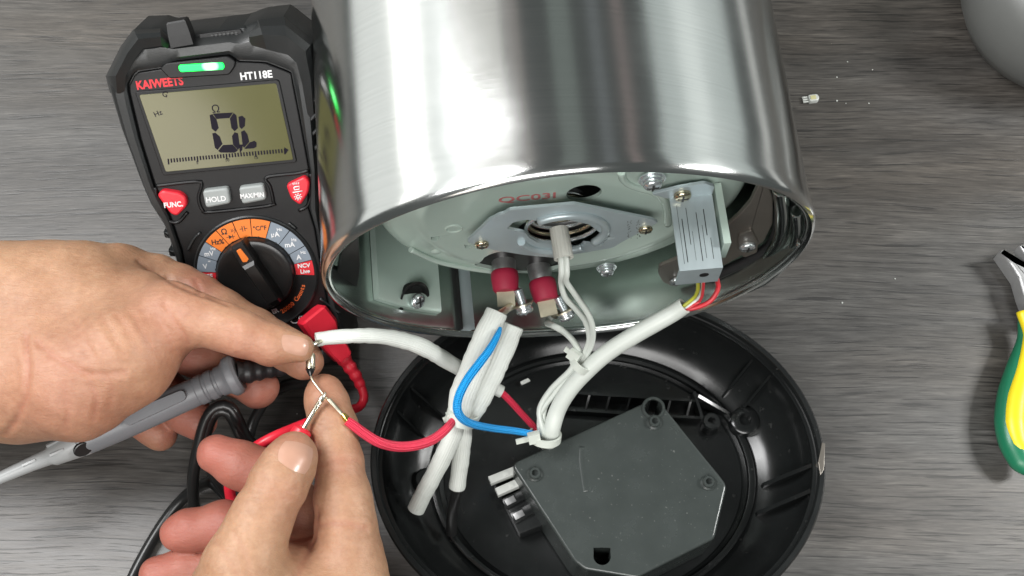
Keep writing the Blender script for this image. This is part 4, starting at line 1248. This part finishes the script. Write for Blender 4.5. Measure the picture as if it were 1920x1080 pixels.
obj("cable", tube(zt([(538, 690, 57), (570, 692, 52), (588, 704, 46), (572, 716, 40), (540, 722, 34), (512, 736, 30), (490, 762, 28), (474, 792, 26), (464, 830, 22), (452, 880, 18), (430, 940, 14), (400, 985, 10), (368, 960, 16), (362, 900, 30),
     (372, 838, 42), (388, 784, 50), (410, 762, 53), (432, 764, 53), (446, 788, 50), (462, 820, 44), (490, 856, 36), (500, 920, 26), (462, 960, 20), (425, 925, 24), (396, 880, 32), (383, 832, 42), (398, 780, 50), (420, 770, 52), (436, 784, 50), (450, 814, 46), (470, 848, 38), (470, 910, 26),
     (428, 930, 20), (400, 906, 22), (374, 912, 16), (342, 936, 8), (300, 990, 4), (250, 1080, 3), (200, 1200, 3)]), 2.45, 12, 1.6), M_CABLE, blk, 0)

# ================================================================== pliers, grey pot, chip and crumbs at the right
pl = thing("pliers", "pair of pliers with green and yellow handles at the right edge", "pliers", Z(1990, 700, 0))
PX = Z(1990, 560, 9)
def mirror(P):
    return [Vector((2 * PX.x - p.x, p.y, p.z)) for p in P]
ph = zt([(1921, 600, 10), (1924, 640, 10), (1911, 690, 10), (1899, 740, 10), (1895, 790, 10), (1902, 830, 10), (1918, 866, 10), (1930, 885, 10)])
pr_ = [3.0, 4.2, 5.6, 6.6, 7.0, 6.8, 5.8, 3.0]
py = zt([(1921, 585, 13.0), (1931, 630, 13.0), (1922, 690, 13.4), (1908, 745, 13.6), (1904, 792, 13.6), (1912, 830, 13.4), (1924, 856, 12.6)])
pyr = [3.8, 2.9, 3.9, 4.8, 5.0, 4.2, 2.0]
for mm in (lambda P: P, mirror):
    h_ = obj("handle", tube(mm(ph), pr_, 20, 1.2, flat=.85), M_GREEN, pl, 0)
    obj("grip_inlay", tube(mm(py), pyr, 18, 1.2, flat=.75), M_YELLOW, h_, 0)
jw = [(1868, 476, 9), (1882, 482, 9), (1898, 497, 9), (1915, 500, 9), (1935, 505, 9), (1960, 520, 9), (1990, 540, 9), (1990, 612, 9), (1940, 606, 9), (1924, 592, 9), (1912, 560, 9), (1902, 525, 9), (1886, 502, 9)]
jp = [(p.x, p.y) for p in zt(jw)]
obj("jaw", slab(W0, rpoly(jp, .8), 4, 14, 1.6, 3), M_PLIERS, pl, 30)
jq = [(2 * PX.x - x - .05, y) for x, y in jp]
obj("jaw", slab(W0, rpoly(jq, .8), 4, 14, 1.6, 3), M_PLIERS, pl, 30)
jt = [(p.x, p.y) for p in zt([(1904, 466, 12), (1930, 458, 12), (1960, 470, 12), (1985, 520, 12), (1950, 515, 12), (1920, 490, 12)])]
obj("jaw", slab(W0, rpoly(jt, .8), 8, 16, 1.4, 3), M_PLIERS, pl, 30)
obj("pivot", lathe(zframe(Vector((PX.x, PX.y + 1, 12)), (0, 0, 1)), [(7, 0), (7, 3.2), (6, 3.8), (.2, 3.8)], 40), M_PLIERS, pl, 30)

pc_ = Z(2012, -18, 34)
rp_ = (Z(1815, 0, 34) - pc_).length
tag(obj("pot", lathe(Matrix.Translation((pc_.x, pc_.y, 0)), [(rp_ * .62, 0), (rp_ * .66, 1), (rp_ * .86, 10), (rp_ * .97, 22), (rp_, 34), (rp_ * .985, 42), (rp_ * .94, 50), (rp_ * .85, 57), (rp_ * .7, 62.5), (rp_ * .5, 66), (rp_ * .25, 67.5), (.2, 68)], 96), M_POT, None, 0),
    "smooth satin grey round pot at the upper right corner", "pot")
ch = thing("plastic_plug", "tiny white plastic plug with prongs lying on the wood beside the kettle", "plastic plug", Z(1519, 187, 0))
cfm = frame(Z(1519, 188, 0), Z(1536, 185, 0) - Z(1502, 189, 0), (0, 1, 0))
obj("body", slab(cfm, rpoly([(-1.2, -1.9), (3.4, -1.8), (4.2, 0), (3.4, 1.9), (-1.2, 1.9)], .9), 0, 2.6, .6), M_WHITE, ch, 30)
obj("centre", slab(cfm, rpoly([(-.4, -1.1), (2.4, -1.1), (2.4, 1.1), (-.4, 1.1)], .3), 2.4, 2.8, .2), M_YELLOWISH, ch, 30)
for y in (-1.2, 0, 1.2):
    obj("prong", box(cfm, -4.0, -1.1, y - .4, y + .4, .8, 1.6, .15), M_WHITE, ch, 30)
rnd = random.Random(3)
for i, (u, v) in enumerate([(1589, 116), (1569, 145), (1636, 131), (1713, 59), (1559, 82), (1569, 189), (1586, 194), (1629, 194), (1579, 568), (1678, 523), (557, 776), (985, 1030)]):
    p = Z(u, v, 0); r_ = rnd.uniform(.28, .55)
    f = zframe(p, (rnd.uniform(-.4, .4), rnd.uniform(-.4, .4), 1))
    if i == 11: continue
    o = obj("crumb", lathe(f, [(r_ * .6, -.1), (r_, r_ * .4), (r_ * .7, r_ * .9), (.05, r_)], rnd.choice((5, 6, 7))), M_WHITE if i not in (3, 4) else M_TAN, None, 20)
    tag(o, "tiny crumb of debris lying loose on the dark wood", "crumb", "crumbs on the table")
tag(obj("plastic_scrap", slab(Matrix.Translation((0, 0, 0)), rpoly([(p.x, p.y) for p in zt([(975, 716, 5), (990, 709, 5), (995, 714, 5), (978, 722, 5)])], .4), 4.2, 5.6, .3), M_WHITE, None, 30), "small white plastic scrap lying in the black kettle base", "plastic scrap")
# ================================================================== hands
def skin_material():
    m, nt, p = new_mat("skin")
    L = nt.links.new
    tc = N(nt, "ShaderNodeTexCoord")
    at = N(nt, "ShaderNodeAttribute", _attribute_name="flush_shade")
    ak = N(nt, "ShaderNodeAttribute", _attribute_name="fold")
    n1 = N(nt, "ShaderNodeTexNoise", Scale=60.0, Detail=6.0, Roughness=.65); L(tc.outputs["Object"], n1.inputs["Vector"])
    n2 = N(nt, "ShaderNodeTexNoise", Scale=420.0, Detail=4.0, Roughness=.6); L(tc.outputs["Object"], n2.inputs["Vector"])
    r = N(nt, "ShaderNodeValToRGB")
    r.color_ramp.elements[0].position = .32; r.color_ramp.elements[0].color = SKIN_A
    r.color_ramp.elements[1].position = .68; r.color_ramp.elements[1].color = SKIN_B
    mx = N(nt, "ShaderNodeMix"); mx.inputs[0].default_value = .4
    L(n1.outputs[0], mx.inputs[2]); L(n2.outputs[0], mx.inputs[3]); L(mx.outputs[0], r.inputs[0])
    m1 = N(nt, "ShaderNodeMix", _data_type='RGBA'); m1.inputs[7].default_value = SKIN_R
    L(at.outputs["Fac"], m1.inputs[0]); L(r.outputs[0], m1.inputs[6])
    m2 = N(nt, "ShaderNodeMix", _data_type='RGBA'); m2.inputs[7].default_value = SKIN_F
    L(ak.outputs["Fac"], m2.inputs[0]); L(m1.outputs[2], m2.inputs[6])
    L(m2.outputs[2], p.inputs["Base Color"])
    p.inputs["Roughness"].default_value = .5
    p.inputs["Specular IOR Level"].default_value = .42
    p.inputs["Subsurface Weight"].default_value = .25
    p.inputs["Subsurface Radius"].default_value = (1.0, .35, .18)
    p.inputs["Subsurface Scale"].default_value = .0025
    vo = N(nt, "ShaderNodeTexVoronoi", Scale=900.0, _feature='DISTANCE_TO_EDGE'); L(tc.outputs["Object"], vo.inputs["Vector"])
    mp = N(nt, "ShaderNodeMapping"); mp.inputs["Scale"].default_value = (260, 700, 400); mp.inputs["Rotation"].default_value = (0, 0, .9); L(tc.outputs["Object"], mp.inputs[0])
    n3 = N(nt, "ShaderNodeTexNoise", Scale=1.0, Detail=4.0, Roughness=.7, Distortion=.6); L(mp.outputs[0], n3.inputs["Vector"])
    b1 = N(nt, "ShaderNodeBump", Strength=.22, Distance=.0003); L(vo.outputs["Distance"], b1.inputs["Height"])
    b2 = N(nt, "ShaderNodeBump", Strength=.5, Distance=.0006); L(n3.outputs[0], b2.inputs["Height"]); L(b1.outputs[0], b2.inputs["Normal"])
    L(b2.outputs[0], p.inputs["Normal"])
    return m
SKIN_A = (.285, .152, .086, 1)
SKIN_B = (.425, .253, .152, 1)
SKIN_R = (.34, .105, .080, 1)  # reddened skin, with the shade on curled fingers darkened into it
SKIN_F = (.34, .120, .080, 1)
M_SKIN = skin_material()
M_NAIL = mat("fingernail", (.43, .245, .175), .3, 0, var=.07, vscale=300, coat=.1)

VOX = .9
def hand(name, label, palm, fingers, flush_shade, creases, nails, kpalm=8.0, bulges=()):
    conv = lambda c: [(np.array(Z(u, v, z), dtype=np.float32), r) for u, v, z, r in c]
    palm = [conv(c) for c in palm]
    fingers = [conv(c) for c in fingers]
    allp = [q for c in palm + fingers for q in c]
    lo = np.min([q[0] - q[1] for q in allp], 0) - 6
    hi = np.max([q[0] + q[1] for q in allp], 0) + 6
    dims = np.ceil((hi - lo) / VOX).astype(int)
    def chain(c, k, big=14.0):
        d = np.full(dims, 40.0, np.float32)
        for (a, ra), (b, rb) in zip(c[:-1], c[1:]):
            mn = np.maximum(((np.minimum(a - max(ra, rb), b - max(ra, rb)) - big - lo) / VOX).astype(int), 0)
            mx = np.minimum(((np.maximum(a + max(ra, rb), b + max(ra, rb)) + big - lo) / VOX).astype(int) + 1, dims)
            ax = [lo[i] + VOX * np.arange(mn[i], mx[i], dtype=np.float32) for i in range(3)]
            X, Y, Zz = np.meshgrid(*ax, indexing='ij')
            ba = b - a; l2 = float(ba @ ba) + 1e-9
            t_ = np.clip(((X - a[0]) * ba[0] + (Y - a[1]) * ba[1] + (Zz - a[2]) * ba[2]) / l2, 0, 1)
            dd = np.sqrt((X - a[0] - t_ * ba[0]) ** 2 + (Y - a[1] - t_ * ba[1]) ** 2 + (Zz - a[2] - t_ * ba[2]) ** 2) - (ra + (rb - ra) * t_)
            s = tuple(slice(mn[i], mx[i]) for i in range(3))
            d[s] = smin(d[s], dd, k)
        return d
    def smin(a, b, k):
        h = np.clip(.5 + .5 * (b - a) / k, 0, 1)
        return b * (1 - h) + a * h - k * h * (1 - h)
    dp = None
    for c in palm:
        d = chain(c, 5.0)
        dp = d if dp is None else smin(dp, d, kpalm)
    tot = dp
    for c in fingers:
        d = smin(dp, chain(c, 2.5), 5.0)
        tot = smin(tot, d, .8)
    g = openvdb.FloatGrid(background=40.0)
    g.copyFromArray(np.ascontiguousarray(tot))
    pts, quads = g.convertToQuads(isovalue=0.0)
    P = pts.astype(np.float64) * VOX + lo
    me = bpy.data.meshes.new(name)
    me.from_pydata([tuple(p) for p in P], [], [tuple(int(i) for i in q) for q in quads])
    bm = bmesh.new(); bm.from_mesh(me)
    bmesh.ops.recalc_face_normals(bm, faces=bm.faces)
    for _ in range(3):
        bmesh.ops.smooth_vert(bm, verts=bm.verts, factor=.5, use_axis_x=True, use_axis_y=True, use_axis_z=True)
    bm.normal_update()
    bvh = BVHTree.FromBMesh(bm)
    def hit(u, v):
        h = bvh.ray_cast(CAM, ray(u, v).normalized())
        return h[0], h[1]
    co = np.array([v.co[:] for v in bm.verts]); no = np.array([v.normal[:] for v in bm.verts])
    fl = np.zeros(len(co)); fo = np.zeros(len(co)); disp = np.zeros(len(co))
    for u, v, z, r, a in flush_shade:
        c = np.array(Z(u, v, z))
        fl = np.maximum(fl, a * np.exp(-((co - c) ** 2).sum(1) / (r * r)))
    for pix, w, dep, col in creases:
        H = []
        for (ua, va), (ub, vb) in zip(pix[:-1], pix[1:]):
            m_ = max(2, int(math.hypot(ub - ua, vb - va) / 3))
            for i in range(m_):
                h = hit(ua + (ub - ua) * i / m_, va + (vb - va) * i / m_)[0]
                if h is not None: H.append(h)
        if not H: continue
        H = np.array([h[:] for h in H])
        box_ = ((co > H.min(0) - 4 * w) & (co < H.max(0) + 4 * w)).all(1)
        idx = np.where(box_)[0]
        if not len(idx): continue
        D = np.sqrt(((co[idx, None, :] - H[None]) ** 2).sum(2)).min(1)
        e = np.exp(-(D / w) ** 2)
        lip = np.exp(-((D - 2.2 * w) / (1.1 * w)) ** 2)
        disp[idx] += -dep * e + dep * .35 * lip
        fo[idx] = np.maximum(fo[idx], col * e)
    # soft unevenness of flesh and knuckle
    disp += .22 * np.sin(co[:, 0] * .33 + 1.7 * np.sin(co[:, 1] * .21)) * np.sin(co[:, 1] * .29 + co[:, 2] * .2)
    co2 = co + no * disp[:, None]
    for v, c in zip(bm.verts, co2):
        v.co = c
    bm.normal_update()
    bvh = BVHTree.FromBMesh(bm)
    base_ = co2.mean(0); base_[2] = co2[:, 2].min()
    for v, c in zip(bm.verts, co2):
        v.co = (c - base_) * S
    bm.to_mesh(me)
    nailgeo = []
    for quad, lift, nm in nails:
        # quad: base left, base right, tip right, tip left in sight-line columns and rows
        q = [np.array(x, float) for x in quad]
        nu, nv = 14, 14
        top = []; ok = True
        for j in range(nv + 1):
            row = []
            for i in range(nu + 1):
                a, b = i / nu * 2 - 1, j / nv * 2 - 1
                # rounded square
                aa = a * math.sqrt(max(0, 1 - .30 * b * b)); bb = b * math.sqrt(max(0, 1 - .30 * a * a))
                s_, t_ = (aa + 1) / 2, (bb + 1) / 2
                px = q[0] * (1 - s_) * (1 - t_) + q[1] * s_ * (1 - t_) + q[2] * s_ * t_ + q[3] * (1 - s_) * t_
                h, n_ = hit(*px)
                if h is None:
                    ok = False; break
                edge = max(abs(a), abs(b))
                row.append((h, n_, edge))
            if not ok: break
            top.append(row)
        if not ok:
            print("nail missed", nm); continue
        V, F = [], []
        W_ = nu + 1
        for row in top:
            for h, n_, e in row:
                V.append(h + n_ * (lift * (1 - .75 * max(0, e - .6) / .4) ))
        for row in top:
            for h, n_, e in row:
                V.append(h - n_ * .6)
        K_ = len(V) // 2
        for j in range(nv):
            for i in range(nu):
                a = j * W_ + i
                F.append((a, a + 1, a + 1 + W_, a + W_))
                F.append((K_ + a, K_ + a + W_, K_ + a + 1 + W_, K_ + a + 1))
        rim_ = [i for i in range(W_)] + [j * W_ + nu for j in range(1, nv + 1)] + [nv * W_ + i for i in range(nu - 1, -1, -1)] + [j * W_ for j in range(nv - 1, 0, -1)]
        for a, b in zip(rim_, rim_[1:] + rim_[:1]):
            F.append((a, a + K_, b + K_, b))
        nailgeo.append(([V, F, None], nm))
    bm.free()
    at1 = me.attributes.new("flush_shade", 'FLOAT', 'POINT'); at1.data.foreach_set("value", np.clip(fl, 0, 1).astype(np.float32))
    at2 = me.attributes.new("fold", 'FLOAT', 'POINT'); at2.data.foreach_set("value", np.clip(fo, 0, 1).astype(np.float32))
    me.polygons.foreach_set("use_smooth", [True] * len(me.polygons))
    me.materials.append(M_SKIN)
    o = bpy.data.objects.new(name, me)
    COL.objects.link(o)
    o.location = Vector(base_) * S
    WLOC[o.name] = Vector(base_) * S
    tag(o, label, "hand", "hands at work")
    for gg, nm in nailgeo:
        obj(nm, gg, M_NAIL, o, 60)
    return o

hand("hand", "left hand reaching in from the left, thumb over index finger, pinching the fuse",
    palm=[
        [(-420, 600, 70, 29), (-120, 598, 74, 29), (60, 585, 74, 26)],
        [(-420, 680, 70, 28), (-120, 690, 74, 28), (40, 700, 76, 25)],
        [(40, 580, 74, 26), (150, 548, 76, 20), (222, 519, 73, 12.5)],
        [(40, 705, 78, 24), (140, 712, 86, 22), (230, 668, 92, 19), (318, 598, 94, 13.5)],
        [(120, 630, 78, 24), (210, 600, 80, 21), (268, 578, 84, 14)],
        [(20, 640, 52, 30), (120, 620, 48, 27), (190, 590, 50, 18)],
    ],
    fingers=[
        [(318, 596, 95, 13.0), (360, 598, 99, 10.3), (420, 614, 100, 8.9), (457, 627, 100, 8.5), (511, 648, 99, 7.5), (562, 652, 98, 5.5)],
        [(222, 517, 72, 12), (290, 522, 68, 9.8), (336, 540, 66, 9.4), (372, 557, 66, 9.4), (420, 586, 66, 9.2), (481, 622, 68, 8.9), (541, 656, 72, 8.2), (566, 672, 77, 7.4), (574, 679, 78, 6.9)],
        [(205, 570, 60, 13), (300, 632, 52, 11), (372, 664, 47, 9.8), (440, 700, 48, 9.2), (484, 727, 50, 8.6)],
        [(190, 600, 50, 13), (262, 690, 42, 10.5), (310, 738, 36, 9.5), (352, 775, 36, 8.6), (372, 790, 37, 7.8)],
        [(170, 640, 40, 12), (215, 735, 34, 9.5), (250, 775, 30, 8.4), (300, 812, 28, 7.6)],
    ],
    flush_shade=[(330, 600, 100, 26, .35), (450, 690, 95, 22, .5), (575, 690, 80, 12, .45), (480, 730, 50, 26, .8), (340, 680, 50, 30, .8), (372, 790, 36, 24, .9), (290, 730, 36, 26, .9), (230, 770, 30, 24, .8), (110, 740, 100, 34, .35), (250, 640, 105, 30, .15), (370, 540, 75, 12, .5), (60, 660, 100, 30, .2)],
    creases=[
        ([(48, 630), (54, 690), (50, 740), (30, 790), (8, 818)], 1.3, 0.50, 0.33),
        ([(262, 492), (288, 509), (336, 537), (390, 558), (430, 572)], 1.3, 0.50, 0.15),
        ([(70, 640), (100, 668), (150, 696), (168, 702)], 1.2, 0.39, 0.30),
        ([(160, 700), (200, 702), (238, 698)], 1.2, 0.33, 0.21),
        ([(310, 570), (330, 605), (350, 634), (354, 648)], 1.1, 0.30, 0.21),
        ([(292, 590), (310, 620), (322, 648)], 1.0, 0.19, 0.12),
        ([(220, 590), (245, 630), (262, 660)], 1.0, 0.17, 0.09),
        ([(190, 590), (214, 632), (232, 664)], 1.0, 0.17, 0.09),
        ([(165, 600), (188, 640), (204, 668)], 1.0, 0.15, 0.09),
        ([(140, 600), (160, 640), (178, 672)], 1.0, 0.15, 0.09),
        ([(240, 578), (262, 612), (280, 646)], 1.0, 0.17, 0.09),
        ([(367, 528), (374, 540), (376, 556)], 1.0, 0.33, 0.36),
        ([(440, 600), (446, 622), (444, 650)], 1.0, 0.22, 0.15),
        ([(428, 604), (433, 628), (431, 654)], 1.0, 0.17, 0.12),
        ([(120, 720), (128, 770), (122, 812)], 1.2, 0.22, 0.18),
        ([(168, 710), (182, 745), (176, 790)], 1.1, 0.28, 0.21),
        ([(200, 706), (212, 730), (206, 765)], 1.0, 0.22, 0.21),
    ],
    nails=[([(526, 624), (530, 660), (576, 670), (581, 636)], .3, "fingernail")],
)
hand("hand", "right hand reaching up from the bottom, pressing the red probe against its raised index finger",
    palm=[
        [(600, 1460, 60, 30), (585, 1260, 66, 29), (570, 1160, 70, 25)],
        [(480, 1460, 60, 30), (500, 1260, 66, 30), (520, 1160, 68, 26)],
        [(580, 1200, 66, 25), (648, 1120, 74, 16), (658, 1060, 78, 12)],
        [(520, 1220, 74, 26), (455, 1130, 88, 19), (458, 1062, 96, 14)],
        [(585, 1180, 62, 23), (590, 1100, 62, 18)],
        [(560, 1200, 50, 26), (540, 1100, 48, 20), (500, 1060, 46, 14)],
    ],
    fingers=[
        [(658, 1062, 78, 11.8), (650, 990, 82, 11.2), (643, 935, 84, 10.4), (636, 868, 85, 8.9), (624, 800, 84, 9.2), (612, 752, 83, 8.2), (607, 735, 83, 7.0)],
        [(458, 1064, 96, 14), (482, 990, 101, 11.2), (497, 960, 102, 10.6), (524, 905, 103, 10.4), (543, 868, 102, 9.6), (551, 852, 101, 8.2)],
        [(560, 1090, 58, 12), (560, 960, 62, 10.5), (510, 895, 64, 9.8), (450, 872, 66, 9.2), (406, 852, 66, 7.8)],
        [(540, 1100, 50, 12), (500, 1010, 46, 10.5), (420, 985, 46, 9.6), (356, 994, 46, 8.2), (334, 1000, 46, 7.2)],
        [(520, 1130, 40, 12), (430, 1070, 36, 9.6), (344, 1068, 36, 8.4), (294, 1078, 36, 7.2)],
    ],
    flush_shade=[(607, 730, 88, 14, .35), (640, 868, 92, 10, .25), (400, 850, 70, 34, .9), (450, 880, 66, 30, .85), (330, 990, 50, 40, .9), (420, 990, 50, 34, .9), (290, 1055, 40, 34, .9), (585, 990, 70, 22, .5), (545, 830, 108, 9, .4), (560, 950, 104, 14, .2)],
    creases=[
        ([(600, 872), (620, 864), (650, 860), (676, 864)], 1.1, 0.33, 0.24),
        ([(603, 884), (622, 880), (640, 880)], 1.0, 0.22, 0.18),
        ([(598, 986), (625, 980), (655, 983), (690, 992)], 1.2, 0.39, 0.30),
        ([(600, 800), (622, 794), (650, 796)], 1.0, 0.14, 0.09),
        ([(488, 900), (508, 916), (534, 922), (560, 916)], 1.0, 0.22, 0.15),
        ([(482, 912), (504, 928), (530, 934), (556, 930)], 1.0, 0.19, 0.12),
        ([(490, 888), (512, 904), (540, 908)], 1.0, 0.17, 0.12),
        ([(400, 1010), (430, 1050), (450, 1090)], 1.1, 0.17, 0.12),
        ([(440, 1000), (460, 1040), (470, 1080)], 1.1, 0.17, 0.12),
        ([(596, 960), (590, 1010), (570, 1050), (556, 1085)], 1.4, 0.44, 0.30),
    ],
    nails=[([(516, 864), (575, 896), (592, 838), (532, 822)], .3, "fingernail"),
           ([(412, 824), (430, 824), (414, 812), (396, 816)], .4, "fingernail")],
)
